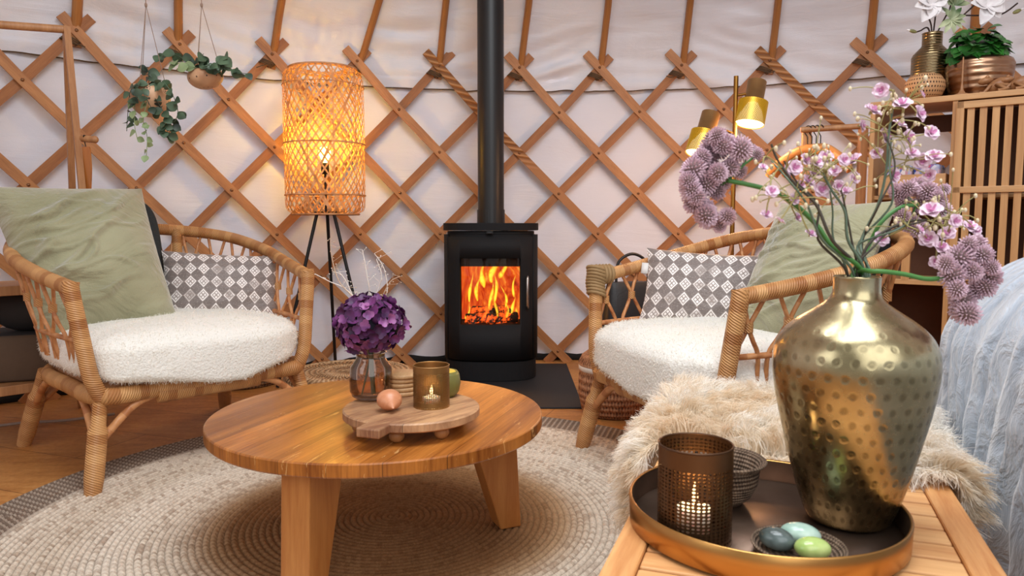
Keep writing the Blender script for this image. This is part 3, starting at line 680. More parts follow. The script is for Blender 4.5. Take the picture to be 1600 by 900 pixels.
# ------------------------------------------------------------------ rattan armchairs
def make_chair():
    t = thing('rattan_armchair', '', 'armchair')
    rail_c = [(-.385, -.325, .612), (-.420, -.12, .648), (-.436, .08, .694), (-.372, .26, .744), (-.20, .340, .772), (0, .357, .780), (.20, .340, .772), (.372, .26, .744), (.436, .08, .694), (.420, -.12, .648), (.385, -.325, .612)]
    low_c = [(-.362, -.335, .452), (-.388, -.12, .458), (-.385, .06, .462), (-.315, .215, .466), (-.17, .29, .468), (0, .305, .468), (.17, .29, .468), (.315, .215, .466), (.385, .06, .462), (.388, -.12, .458), (.362, -.335, .452)]
    rail = spline(rail_c, 10); low = spline(low_c, 10)
    m_ = MB(); m_.tube(rail, .0225, 12); m_.build('top_rail', M['rattan'], t)
    m_ = MB(); m_.tube(low, .0085, 8); m_.build('lower_rail', M['cane'], t)
    m_ = MB(); m_.tube(spline([(-.33, -.335, .285), (-.17, -.35, .283), (.17, -.35, .283), (.33, -.335, .285), (.345, -.1, .288), (.335, .15, .29), (.2, .28, .29), (-.2, .28, .29), (-.335, .15, .29), (-.345, -.1, .288)], 8, True), .023, 10, closed=True, sz=1.15); m_.build('seat_frame', M['rattan'], t)
    m_ = MB(); m_.tube([(-.17+.34*i/10, -.356, .272) for i in range(11)], .026, 8, sx=.7, sz=1.2); m_.build('front_apron', M['rattan'], t)
    for s in (-1, 1):
        m_ = MB(); m_.tube([(s*.30, -.15+.25*i/6, .268) for i in range(7)], .02, 8, sx=1.2, sz=1.5); m_.build('side_apron', M['rattan'], t)
    m_ = MB(); m_.add([(x, y, .30) for x, y in [(-.32, -.32), (.32, -.32), (.32, .16), (.2, .27), (-.2, .27), (-.32, .16)]], [(0, 1, 2, 3, 4, 5)]); m_.build('seat_base', M['cane'], t, sol=.012)
    for s in (-1, 1):
        m_ = MB(); m_.tube(spline([(s*.385, -.325, .632), (s*.386, -.327, .60), (s*.368, -.338, .46), (s*.352, -.345, .35), (s*.325, -.342, .282)], 8), .0235, 12)
        m_.build('front_post', M['rattan'], t)
        m_ = MB(); m_.tube(spline([(s*.19, .335, .778), (s*.185, .325, .6), (s*.175, .29, .42), (s*.17, .27, .29)], 6), .0195, 10); m_.build('back_post', M['rattan'], t)
        for fy, y0, y1 in ((-1, -.335, -.385), (1, .24, .355)):
            x0, x1 = s*.325, s*.375
            top = Vector((x0, y0, .285)); foot = Vector((x1, y1, .003)); mid = top.lerp(foot, .42)
            m_ = MB(); m_.tube(spline([top, mid, foot], 8), [.021]*6+[.0215]*1+[.029]*1+[.028]*6+[.026, .024, .023], 12); lg_ = m_.build('leg', M['rattan'], t)
            for tgt in (Vector((s*.15, y0-.008*(-fy) , .272)), Vector((s*.338, y0-fy*.17, .275))):
                m_ = MB(); c = top.lerp(foot, .5); md = c.lerp(tgt, .55)+Vector((0, 0, .012)); md.z += .018
                m_.tube(spline([c, md, tgt], 8), .0125, 8); m_.build('brace', M['cane'], t)
    n = 20
    def onl(L, u):
        x = max(0, min(1, u))*(len(L)-1); i = min(int(x), len(L)-2); return L[i].lerp(L[i+1], x-i)
    for i in range(n):
        u0, u1 = (i+.12)/n, (i+.88)/n
        for a_, b_ in ((u0, u1), (u1, u0)):
            A_, B_ = onl(rail, a_), onl(low, b_); mid = onl(rail, (u0+u1)/2).lerp(onl(low, (u0+u1)/2), .52)
            d_ = -.003 if a_ < b_ else .003
            off = Vector((mid.x, mid.y, 0)).normalized()*d_
            m_ = MB(); m_.tube(spline([A_, A_.lerp(mid, .62)+off, mid+off+(B_-A_)*.02, mid.lerp(B_, .5)+off, B_, B_+(Vector((B_.x*.93, B_.y*.93, .30))-B_)*.5], 4), .0062, 6); c_ob = m_.build('cane', M['cane'], t)
        m_ = MB(); m_.tube([mid+Vector((0, 0, -.013)), mid+Vector((0, 0, .013))], .0125, 8); m_.build('binding', M['rattan'], c_ob)
    return t
ch1 = make_chair(); ch1.location = (-1.25, 2.63, 0); ch1.rotation_euler = (0, 0, math.radians(46.6))
ch2 = dup(ch1, (.743, 2.348, 0), math.radians(-68.4))
ch1['label'] = 'left rattan armchair standing on the rug edge, holding the large sage pillow'
ch2['label'] = 'rattan armchair on the right, behind the sheepskin-covered bench'
for c_ in (ch1, ch2): c_['group'] = 'rattan armchairs'
m_ = MB()
for i in range(9): m_.tube([(-.386+.004*math.sin(i)+.030*math.cos(a_), -.328+.030*math.sin(a_), .640-.011*i+.012*math.cos(a_+1)) for a_ in [2*PI*k/12 for k in range(12)]], .0065, 6, closed=True)
for i in range(5): m_.tube([(-.388-.002*i+.030*math.cos(a_), -.325+.014*i, .622+.029*math.sin(a_)) for a_ in [2*PI*k/12 for k in range(12)]], .0075, 6, closed=True)
tw = m_.build('twine_wrap', M['twine'], ch2); tw['label'] = 'dark twine wrapped around the corner of the arm'; tw.data.materials[0] = plain('arm_wrap', (158,126,84), .7)
# seat cushions of sheepskin
def cushion():
    a, b, c = .375, .36, .078; rows = []
    sg = lambda v, e: math.copysign(abs(v)**e, v)
    for i in range(41):
        th = -PI/2+PI*i/40; row = []
        for j in range(96):
            q = 2*PI*j/96; ce = abs(math.cos(th))**.42
            x = a*ce*sg(math.cos(q), .55); y = b*ce*sg(math.sin(q), .55); z = c*sg(math.sin(th), .62)
            z += .014*(1-(x/a)**2)*(1 if z > 0 else .2)
            if y < -.2: z -= (.055 if z < 0 else .014)*((-y-.2)/.16)**1.5*(1+.35*math.sin(x*13+1))
            k = 1+.025*nz3(x*9, y*9, z*12); row.append(Vector((x*k, y*k-.065, z+.006*nz3(x*14, y*14, z*14))))
        rows.append(row)
    m_ = MB(); m_.cur = 0; m_.grid(rows, wv=True, flip=True); m_.cur = 1
    P, Nn = sample_grid(rows, 70000, True); cen = np.array([0, -.065, 0]); sgn = np.sign(np.sum(Nn*(P-cen), 1, keepdims=True)); Nn = Nn*sgn
    wool(m_, P, Nn, .0085, 2, .0015, .2, 3000, .55); return m_
cu = cushion().build('seat_cushion', [M['fleece'], M['fleece_fuzz']])
cu.location = (-1.25, 2.63, .392); cu.rotation_euler = (0, 0, math.radians(46.6))
cu2 = cu.copy(); C.objects.link(cu2); cu2.location = (.743, 2.348, .392); cu2.rotation_euler = (0, 0, math.radians(-68.4))
tag(cu, 'cream sheepskin seat cushion on the left rattan armchair', 'cushion', 'sheepskin seat cushions'); tag(cu2, 'cream sheepskin seat cushion on the right rattan armchair', 'cushion', 'sheepskin seat cushions')
# pillows
def pillow(name, w, h, t, mat, seed, wr=.02, N=44, pinch=.07, shear=0, taper=0):
    m_ = MB()
    for sgn in (1, -1):
        rows = []
        for i in range(N+1):
            u = -1+2*i/N; row = []
            for j in range(N+1):
                v = -1+2*j/N
                x = u*w/2*(1-pinch*(1-v*v))*(1+taper*v)-shear*v*h/2; z = v*h/2*(1-pinch*(1-u*u))
                th = t/2*((1-abs(u)**2.4)**.55)*((1-abs(v)**2.4)**.55)
                k = (1-u**4)*(1-v**4)
                wv_ = .5*nz3(u*1.3+seed, v*1.3, 2); f1 = nz3(u*.55+v*.3+seed, v*2.1-u*.75+wv_+seed, sgn*3); f2 = nz3(u*.9+v*.4+seed*2, v*4.2-u*1.3+wv_*2, seed)
                d = wr*k*(.62*math.exp(-(f1/.085)**2)+.34*math.exp(-(f2/.10)**2)+.55*f2+.35*f1)
                row.append(Vector((x, -sgn*(th+d*(1 if sgn > 0 else .3)), z)))
            rows.append(row)
        m_.grid(rows, flip=(sgn < 0), uvf=lambda a, b: (a/N, b/N))
    return m_.build(name, mat)
def place(o, c, ez, lean, roll=0):
    o.matrix_world = Matrix.Translation(c) @ Matrix.Rotation(ez, 4, 'Z') @ Matrix.Rotation(-lean, 4, 'X') @ Matrix.Rotation(roll, 4, 'Y')
def clocal(ch, x, y, z):
    a = ch.rotation_euler[2]; return Vector((ch.location.x+x*math.cos(a)-y*math.sin(a), ch.location.y+x*math.sin(a)+y*math.cos(a), z))
D = math.radians
p1 = pillow('pillow', .455, .55, .22, M['green'], 2.3, .036, 96, .045, .12, .07); place(p1, clocal(ch1, -.212, .075, .682), D(46.6-6), D(27), D(-1)); tag(p1, 'large creased sage green pillow leaning in the left armchair', 'pillow')
p2 = pillow('pillow', .44, .28, .13, M['pattern'], 7.1, .008); place(p2, clocal(ch1, .245, .06, .555), D(46.6-22), D(22), D(4)); tag(p2, 'grey-brown lumbar pillow with white diamond print in the left armchair', 'pillow')
p3 = pillow('pillow', .41, .48, .16, M['green'], 5.2, .022, 80); place(p3, clocal(ch2, .185, .085, .655), D(-68.4+8), D(28), D(0)); tag(p3, 'plain sage green pillow leaning in the right armchair', 'pillow')
p4 = pillow('pillow', .45, .28, .12, M['pattern'], 9.4, .006); place(p4, clocal(ch2, -.22, .02, .57), D(-18), D(20), D(3)); tag(p4, 'grey-brown lumbar pillow with white diamond print in the right armchair', 'pillow')
m_ = MB(); m_.add([(-.012, 0, -.02), (.012, 0, -.02), (.012, 0, .02), (-.012, 0, .02)], [(0, 1, 2, 3)]); cg = m_.build('care_tag', M['label_white'], p4, sol=.001); cg.location = (-.222, -.01, .06)
def slabpillow(w, h, t, mat):
    m_ = MB(); rows = []; sg = lambda v, e: math.copysign(abs(v)**e, v)
    for i in range(25):
        th = -PI/2+PI*i/24; row = []
        for j in range(64):
            q = 2*PI*j/64; ce = abs(math.cos(th))**.35; row.append(Vector((w/2*ce*sg(math.cos(q), .4), t/2*sg(math.sin(th), .5), h/2*ce*sg(math.sin(q), .4))))
        rows.append(row)
    m_.grid(rows, wv=True); return m_.build('back_cushion', mat)
b1 = slabpillow(.40, .50, .09, M['knit']); place(b1, clocal(ch1, -.11, .235, .65), D(46.6), D(14)); tag(b1, 'charcoal knitted back cushion behind the sage pillow in the left armchair', 'cushion', 'charcoal back cushions')
b2 = slabpillow(.36, .44, .09, M['knit']); place(b2, clocal(ch2, .12, .235, .62), D(-68.4), D(14)); tag(b2, 'charcoal knitted back cushion behind the sage pillow in the right armchair', 'cushion', 'charcoal back cushions')
# ------------------------------------------------------------------ coffee table and what stands on it
TC = Vector((-.32, 1.74, 0)); TH = .35
tb = thing('coffee_table', 'round teak coffee table on three tapered legs, standing on the rug', 'table', tuple(TC))
m_ = MB(); m_.lathe([(.001, TH-.03), (.375, TH-.03), (.390, TH-.029), (.392, TH-.026), (.392, TH-.003), (.3905, TH-.0008), (.389, TH), (.001, TH)], 96)
m_.build('tabletop', M['teak'], tb)
bpy.data.objects['tabletop'].data.polygons.foreach_set('use_smooth', [False]*len(bpy.data.objects['tabletop'].data.polygons))
for ad in (24, 138, 252):
    m_ = MB(); th = .033; prof = [(.215, .015), (.345, .015)]  # radial in/out at top
    vs = []
    for z, ri, ro in ((.014, .305, .362), (TH-.03, .21, .345)):
        vs += [(ri, -th, z), (ro, -th, z), (ro, th, z), (ri, th, z)]
    m_.add(vs, [(3, 2, 1, 0), (4, 5, 6, 7), (0, 1, 5, 4), (1, 2, 6, 5), (2, 3, 7, 6), (3, 0, 4, 7)])
    o_ = m_.build('leg', M['teak_leg'], tb, bevel=.003); o_.rotation_euler = (0, 0, D(ad))
BC = Vector((-.222, 1.60, TH)); ZB = TH+.048
bd = thing('serving_board', 'round two-tone wooden serving board with a handle and ball feet on the coffee table', 'serving board', tuple(BC), D(0))
m_ = MB(); m_.lathe([(.001, .028), (.146, .028), (.15, .031), (.15, .045), (.147, .048), (.001, .048)], 72); o_ = m_.build('board', M['board'], bd); o_.data.polygons.foreach_set('use_smooth', [False]*len(o_.data.polygons))
m_ = MB(); hd = (on(575, 677, ZB-.01)-BC); hd.z = 0; hd.normalize(); Rm = Matrix.Rotation(math.atan2(hd.y, hd.x), 3, 'Z')
m_.box(hd*.162+Vector((0, 0, .038)), (.06, .052, .0195), Rm); m_.build('handle', M['board'], bd, bevel=.003)
for ad in (200, 262, 310, 30, 120):
    m_ = MB(); m_.ell((.115*math.cos(D(ad)), .115*math.sin(D(ad)), .0145), (.0165, .0165, .0145), 10, 14); m_.build('ball_foot', M['board_light'], bd)
JC = Vector((-.325, 1.672, ZB))
m_ = MB(); pr = [(.001, .002), (.034, .002), (.044, .008), (.0485, .02), (.049, .05), (.0465, .075), (.034, .092), (.032, .10), (.034, .108)]
m_.lathe(pr, 40); m_.lathe([(.032, .108), (.030, .10), (.0315, .092), (.0435, .075), (.046, .05), (.0455, .02), (.040, .010), (.001, .007)], 40)
m_.tube([(.034*math.cos(a_), .034*math.sin(a_), .108) for a_ in [2*PI*k/32 for k in range(32)]], .0022, 6, closed=True)
tag(m_.build('glass_jar', M['jar'], loc=JC), 'smoky glass jar on the serving board holding the purple hydrangea', 'jar')
hy = thing('hydrangea', 'purple hydrangea bloom standing in the smoky glass jar', 'flower', tuple(JC))
m_ = MB(); m_.tube(spline([(.004, .006, .01), (.002, 0, .07), (0, 0, .13)], 6), .0055, 7); m_.tube(spline([(-.02, -.01, .01), (-.005, .004, .08), (.004, 0, .13)], 6), .0022, 6); m_.build('stem', M['stem_grey'], hy)
m_ = MB(); hc = Vector((.0, 0, .172))
for i in range(210):
    z = 1-2*(i+.5)/210; a_ = i*2.39996; rr = math.sqrt(1-z*z); d_ = Vector((rr*math.cos(a_), rr*math.sin(a_), z))
    if z < -.85: continue
    rad = .076*(1+.14*nz3(d_.x*2.5, d_.y*2.5, d_.z*2.5)+random.uniform(-.13, .05)); c = hc+Vector((d_.x*rad, d_.y*rad, d_.z*rad*.86))
    n_ = (d_+Vector((random.gauss(0, .35), random.gauss(0, .35), random.gauss(0, .35)))).normalized(); t1 = n_.cross(Vector((0, 0, 1)) if abs(n_.z) < .9 else Vector((1, 0, 0))).normalized(); t2 = n_.cross(t1); r0 = random.uniform(0, 1.5); cup = random.uniform(.1, .6); m_.cur = random.choice((0, 0, 1, 1, 2))
    for q in range(4):
        b_ = r0+q*PI/2; u = t1*math.cos(b_)+t2*math.sin(b_); w_ = n_.cross(u); s_ = random.uniform(.0105, .0145)
        pv = [c]+[c+u*s_*(.55+.5*math.cos(k))+w_*s_*.56*math.sin(k)+n_*s_*cup*(.55+.5*math.cos(k)+.25*abs(math.sin(k))) for k in (2.5, 1.7, .9, .3, -.3, -.9, -1.7, -2.5)]+[c+u*s_*.5+n_*s_*cup*.25]
        m_.add(pv, [(0, 1, 9)]+[(k, k+1, 9) for k in range(1, 8)]+[(8, 0, 9)])
m_.cur = 3
m_.ell(hc, (.066, .066, .056), 10, 16); m_.build('bloom', [M['hyd'], M['hyd_dark'], M['hyd_pale'], M['hyd_core']], hy, smooth=True)
tg = thing('dried_sprig', 'bundle of fine dried twigs with pale seeds rising behind the purple hydrangea', 'dried twigs', tuple(JC))
twp = [[(560, 480), (530, 440), (518, 400), (516, 372)], [(560, 480), (540, 452), (515, 440), (492, 428)], [(575, 480), (590, 455), (596, 430), (588, 405)], [(590, 480), (598, 462), (610, 440), (625, 432)], [(580, 480), (575, 440), (570, 410), (566, 390)], [(595, 480), (605, 455), (600, 420), (585, 396)], [(556, 480), (548, 455), (534, 430), (520, 425)]]
for q, tp in enumerate(twp):
    m_ = MB(); Pp = [JC+Vector((0, .01, .07))]+[at(x, y, 1.70+.01*q) for x, y in tp]; sp = spline(Pp, 8)
    m_.tube(sp, [.0016*(1-.7*i/len(sp))+.0003 for i in range(len(sp))], 5)
    for i in range(14, len(sp), 2):
        for w_ in range(1):
            e = sp[i]+Vector((random.gauss(0, .014), random.gauss(0, .012), random.gauss(.004, .01))); m_.tube([sp[i], e], .0004, 3); m_.ell(e, (.0015,)*3, 4, 5)
    m_.build('twig', M['twig'] if q in (0, 3) else M['twig_white'], tg, JC)
CC = Vector((-.262, 1.725, ZB)); m_ = MB(); m_.lathe([(.001, 0), (.041, 0), (.043, .002), (.043, .0075), (.041, .0095), (.001, .0095)], 40)
co0 = m_.build('coaster', M['coaster']); cob = None
ordn = ['bottom wooden coaster of the stack beside the hydrangea jar', 'second wooden coaster from the bottom of the stack beside the jar', 'third wooden coaster from the bottom of the stack beside the jar', 'fourth wooden coaster from the bottom of the stack beside the jar', 'topmost wooden coaster of the stack beside the hydrangea jar']
for i in range(5):
    o_ = co0 if i == 0 else co0.copy()
    if i: C.objects.link(o_)
    o_.location = CC+Vector((random.uniform(-.002, .002), random.uniform(-.002, .002), .0102*i)); tag(o_, ordn[i], 'coaster', 'stacked wooden coasters')
def holder(loc, r, h, mat, label, name='candle_holder', mi=None):
    m_ = MB(); m_.lathe([(r, 0), (r, h)], 64); m_.lathe([(r*.965, h), (r*.965, 0)], 64)
    root = thing(name, label, 'candle holder', tuple(loc)); w_ = m_.build('sleeve', mat, root)
    m_ = MB(); m_.lathe([(.001, .001), (r, .001), (r, .004), (.001, .004)], 48); m_.build('base', mi or M['brass_dark'], root); m_ = MB(); m_.tube([(r*.983*math.cos(a_), r*.983*math.sin(a_), h) for a_ in [2*PI*k/48 for k in range(48)]], .0013, 5, closed=True); m_.build('rim', mi or M['brass_dark'], root)
    return root
def candle(loc, r, h, label, lit=True, energy=.25):
    root = thing('candle', label, 'candle', tuple(loc)); m_ = MB(); m_.lathe([(.001, 0), (r, 0), (r, h), (r*.9, h*1.0), (.001, h*.94)], 28); m_.build('wax', M['wax'], root)
    m_ = MB(); m_.tube([(0, 0, h*.94), (.001, 0, h+.008)], .0008, 5); m_.build('wick', M['black'], root)
    if lit:
        m_ = MB(); m_.lathe([(.0005, h+.004), (.0035, h+.009), (.004, h+.013), (.0022, h+.02), (.0004, h+.028)], 12); m_.build('flame', M['candle_flame'], root)
        light('candle_light', 'POINT', (0, 0, h+.016), energy, (1, .6, .25), .006, parent=root)
holder((-.178, 1.60, ZB), .040, .092, M['perf_brass'], 'small brass mesh candle holder on the serving board on the coffee table')
candle((-.178, 1.60, ZB+.005), .019, .016, 'small tea light inside the brass mesh holder on the coffee table', True, .12)
m_ = MB(); m_.lathe([(.001, 0), (.026, 0), (.036, .012), (.040, .032), (.037, .052), (.032, .060), (.029, .058), (.001, .050)], 36)
ov = m_.build('candle_cup', M['olive'], loc=(-.160, 1.695, ZB)); tag(ov, 'round olive green cup candle behind the brass mesh holder', 'candle')
m_ = MB(); m_.lathe([(.0305, .056), (.026, .0605), (.001, .061)], 30); m_.build('wax', M['wax_yellow'], ov)
m_ = MB(); pr = [(.0005, -.028), (.012, -.026), (.021, -.016), (.0235, -.003), (.020, .010), (.011, .020), (.004, .028), (.0008, .034)]; m_.lathe(pr, 28)
eg = m_.build('wooden_drop', M['egg']); eg.matrix_world = Matrix.Translation((-.262, 1.552, ZB+.0235)) @ Vector((.36, -.85, -.32)).to_track_quat('Z', 'Y').to_matrix().to_4x4() @ Matrix.Diagonal((1.18, .95, .95, 1))
tag(eg, 'smooth wooden drop-shaped ornament lying at the front of the serving board', 'ornament')
# ------------------------------------------------------------------ bench, sheepskin, tray
dB = Vector((.34, .94, 0)).normalized(); nB = Vector((dB.y, -dB.x, 0)); OB = Vector((.290, .706, 0)); BH = .45; HW = .193
def bl(s, b, z): return OB+dB*s+nB*b+Vector((0, 0, z))
bn = thing('slatted_bench', 'pale wooden slatted bench in the right foreground with brass tray on it', 'bench', tuple(OB), math.atan2(dB.y, dB.x)-PI/2)
for b_ in (-1, 1):
    m_ = MB(); m_.box((b_*(HW-.017), .215, BH-.014), (.034, 1.00, .028)); m_.build('side_rail', M['bench'], bn, bevel=.003)
i = 0; s_ = -.265
while s_ < .70:
    m_ = MB(); m_.box((0, s_, BH-.0135), (2*HW-.07, .038, .021)); m_.build('slat', M['slat'], bn, bevel=.002); s_ += .0425; i += 1
for b_ in (-1, 1):
    for s_ in (-.26, .69): m_ = MB(); m_.box((b_*(HW-.025), s_, (BH-.03)/2), (.04, .04, BH-.03)); m_.build('leg', M['bench'], bn, bevel=.003)
    m_ = MB(); m_.box((b_*(HW-.02), .215, BH-.055), (.02, .92, .05)); m_.build('apron', M['bench'], bn, bevel=.002)
# sheepskin draped over the far half
rows = []; NS, NB = 46, 60
for i in range(NS+1):
    u = i/NS; row = []
    for j in range(NB+1):
        v = -1+2*j/NB
        ex = .36+.05*nz3(u*5, 7, v*3)+(.05 if v < 0 else 0)
        b = v*(ex-.05*(1-u)**2); s = .345+.045*nz3(v*3, 2, 1)+(1.0-.345)*u*(1-.10*v*v)
        ob = max(0, abs(b)-(HW+.006)); os_ = max(0, s-.735)
        bb = math.copysign(min(abs(b), HW+.006)+(.07 if b < 0 else .012)*min(1, .45+u*2)*(1-math.exp(-ob*9)), b); ss = min(s, .735)+.05*(1-math.exp(-os_*9))
        dr = math.sqrt(ob*ob+os_*os_); drop = max(0, dr-.03*(1-math.exp(-dr*30)))
        if b > 0: drop *= .72
        z = BH+.014+.012*nz3(u*6, v*4, 5)*(1 if dr == 0 else 0)-drop
        row.append(bl(ss, bb, max(z, .04)))
    rows.append(row)
m_ = MB(); m_.grid(rows); P, Nn = sample_grid(rows, 90000); Nn = Nn*np.sign(np.sum(Nn*(P-np.array(bl(.5, 0, .2))), 1, keepdims=True))
fl = np.stack([.8*np.sin(P[:, 0]*17+P[:, 1]*6)+.3*np.sin(P[:, 1]*41), -.35+.7*np.cos(P[:, 1]*15-P[:, 0]*8), .25*np.sin(P[:, 0]*23+P[:, 1]*31)], 1)*.75
wool(m_, P, Nn, .058, 4, .0017, .25, 1500, .72, fl*.8)
P2, N2 = sample_grid(rows[0:2], 7000); N2 = N2*np.sign(np.sum(N2*(P2-np.array(bl(.5, 0, .2))), 1, keepdims=True)); N2 = N2*.5+np.array([-dB.x, -dB.y, -.35])*.8
wool(m_, P2, N2, .045, 4, .0017, .3, 260, .6)
tag(m_.build('sheepskin_throw', M['fur'], None, tuple(bl(.6, 0, BH)), sol=0), 'long-haired cream sheepskin draped over the far end of the slatted bench', 'sheepskin')
TY = Vector((.292, .83, BH)); TR = .153
tr = thing('round_tray', 'round bronze tray with a golden rim on the slatted bench', 'tray', tuple(TY))
m_ = MB(); m_.lathe([(.001, .001), (TR-.003, .001), (TR-.003, .004), (.001, .005)], 80); m_.lathe([(TR-.003, .004), (TR-.0025, .030)], 80); o_ = m_.build('plate', M['tray'], tr)
m_ = MB(); m_.lathe([(TR-.002, .0), (TR, .002), (TR+.001, .031), (TR-.0005, .0325), (TR-.0025, .031)], 96); m_.build('rim', M['tray_out'], tr)
ZTR = BH+.0055
holder((.200, .783, ZTR), .0400, .106, M['perf_bronze'], 'dark bronze perforated candle holder on the round tray', mi=plain('bronze_rim', (92,66,48), .4, .8))
candle((.200, .783, ZTR+.005), .019, .030, 'lit candle inside the dark bronze holder on the round tray', True, .22)
m_ = MB(); pr = [(.001, .0), (.024, .0), (.034, .010), (.042, .026), (.0445, .046), (.051, .052), (.0525, .054), (.050, .056), (.043, .051), (.039, .028), (.029, .012), (.001, .006)]; m_.lathe(pr, 48)
tag(m_.build('woven_bowl', M['woven_bowl'], loc=(.262, .892, ZTR)), 'brown coiled woven bowl with a flared rim at the back of the tray', 'bowl')
SD = Vector((.297, .737, ZTR)); m_ = MB(); m_.lathe([(.001, 0), (.036, 0), (.044, .006), (.0475, .013), (.0465, .015), (.042, .009), (.034, .004), (.001, .0035)], 44)
tag(m_.build('stone_dish', M['woven_bowl'], loc=SD), 'low coiled dish holding polished stones at the front of the tray', 'dish')
for (dx, dy, r_, rz, mat, lb) in ((-.020, .007, (.0185, .0135, .0115), -.5, M['stone_dark'], 'dark grey polished stone in the coiled dish'), (.0095, .019, (.021, .0145, .0115), -.25, M['stone_aqua'], 'pale aqua polished stone in the coiled dish'), (.009, -.014, (.019, .0135, .011), .1, M['stone_lime'], 'lime green polished stone in the coiled dish')):
    m_ = MB(); m_.ell((0, 0, 0), r_, 14, 22); o_ = m_.build('polished_stone', mat, loc=SD+Vector((dx, dy, .0045+r_[2]))); o_.rotation_euler = (.06, .08, rz); tag(o_, lb, 'stone', 'polished stones')
VC = Vector((.392, .834, ZTR))
m_ = MB(); pr = [(.001, 0), (.042, 0), (.046, .004), (.056, .030), (.068, .075), (.0775, .115), (.0850, .150), (.0885, .178), (.0885, .195), (.0845, .212), (.074, .226), (.058, .238), (.042, .248), (.031, .256), (.0262, .263), (.0250, .270), (.0252, .282), (.0258, .2845), (.0245, .286), (.0233, .284), (.0233, .265), (.028, .252), (.001, .245)]
m_.lathe([(r, z) for r, z in pr], 96); vs_ = tag(m_.build('brass_vase', M['hammered'], loc=VC), 'large hammered brass vase with a narrow neck on the round tray', 'vase')
vs_.modifiers.new('s', 'SUBSURF').levels = 1
VM = VC+Vector((0, 0, .272))
# ------------------------------------------------------------------ flowers in the brass vase
def head_mesh():
    m_ = MB(); n = 130
    for i in range(n):
        z = 1-2*(i+.5)/n; a_ = i*2.39996; rr = math.sqrt(1-z*z); d_ = Vector((rr*math.cos(a_), rr*math.sin(a_), z)); t1 = d_.cross(Vector((0, .3, 1))).normalized(); t2 = d_.cross(t1)
        c = d_*.6; k = random.uniform(.9, 1.12); w = .085
        b0 = [c+t1*w*.45*math.cos(q)+t2*w*.45*math.sin(q) for q in (0, 2.09, 4.19)]; b1 = [d_*.9*k+t1*w*math.cos(q)+t2*w*math.sin(q) for q in (0, 2.09, 4.19)]
        m_.add(b0+b1+[d_*1.0*k], [(0, 1, 4, 3), (1, 2, 5, 4), (2, 0, 3, 5), (3, 4, 6), (4, 5, 6), (5, 3, 6)])
    m_.cur = 1; m_.ell((0, 0, 0), (.66, .66, .66), 8, 12); return m_
hm = head_mesh(); head0 = None
def allium(label, stempx, heads, Y, seed):
    global head0
    root = thing('allium', label, 'flower', tuple(VM), 0, 'mauve alliums in the brass vase'); rs = random.Random(seed)
    P = [VM+Vector((rs.uniform(-.008, .008), rs.uniform(-.008, .008), -.06))]+[VM+Vector((rs.uniform(-.01, .01), rs.uniform(-.01, .005), .012))]+[at(x, y, Y+.0*k) for k, (x, y) in enumerate(stempx)]
    m_ = MB(); m_.tube(spline(P, 8), .0026, 8); stem = m_.build('stem', M['stem'], root, VM)
    end = P[-1]; m_ = MB(); done = [end]
    for (x, y, r) in heads:
        c = at(x, y, Y+rs.uniform(-.02, .02)); rad = r/F*Y*1.12
        if head0 is None:
            h = hm.build('flower_head', [M['allium'], M['allium_core']], root, smooth=False); head0 = h.data
        else:
            h = bpy.data.objects.new('flower_head', head0); C.objects.link(h); h.parent = root
        h.location = c-VM; h.scale = (rad*rs.uniform(.9, 1.05), rad, rad*rs.uniform(.9, 1.15)); h.rotation_euler = (rs.uniform(0, 3), rs.uniform(0, 3), rs.uniform(0, 3))
        e0_ = min(done, key=lambda p: (p-c).length); done.append(c); m_.tube([e0_, e0_.lerp(c, .5)+Vector((0, 0, .002)), c], .0013, 5)
    m_.build('stalk', M['stem'], root, VM)
arch = spline([(1186, 240, 0), (1160, 231, 0), (1132, 226, 0), (1105, 238, 0), (1084, 262, 0), (1076, 288, 0), (1088, 314, 0), (1106, 338, 0), (1122, 352, 0)], 4)
ra_ = random.Random(21)
ah = [(p.x+ra_.uniform(-4, 4), p.y+ra_.uniform(-4, 4), ra_.uniform(13, 18) if 3 < k < 30 else 10) for k, p in enumerate(arch) if k % 2 == 0 or 6 < k < 30]
ah += [(1120, 212, 13), (1112, 216, 12), (1140, 262, 15), (1122, 270, 15), (1156, 268, 12), (1104, 288, 16), (1120, 298, 14), (1136, 338, 13), (1130, 284, 13), (1112, 262, 14)]
allium('mauve allium with heads in an arch at the upper left of the brass vase', [(1300, 385), (1270, 345), (1215, 302), (1138, 282)], ah, .80, 1)
allium('mauve allium cluster right of the stems, in front of the wooden shelf', [(1352, 395), (1375, 350), (1405, 325), (1432, 320)], [(1404, 300, 14), (1418, 294, 14), (1434, 292, 15), (1450, 298, 15), (1464, 310, 14), (1472, 328, 13), (1412, 316, 12), (1422, 348, 15), (1410, 338, 12), (1436, 358, 13), (1440, 320, 13), (1476, 296, 9), (1480, 345, 10)], .93, 2)
allium('mauve allium drooping furthest right, in front of the blue-grey blanket', [(1366, 424), (1410, 428), (1450, 436), (1490, 432)], [(1498, 402, 21), (1524, 382, 16), (1536, 398, 15), (1547, 432, 17), (1540, 448, 15), (1488, 430, 18), (1505, 468, 19), (1512, 490, 18), (1500, 486, 15), (1527, 452, 15), (1478, 412, 14), (1520, 424, 15), (1512, 382, 14), (1550, 418, 12), (1495, 452, 15)], .80, 3)
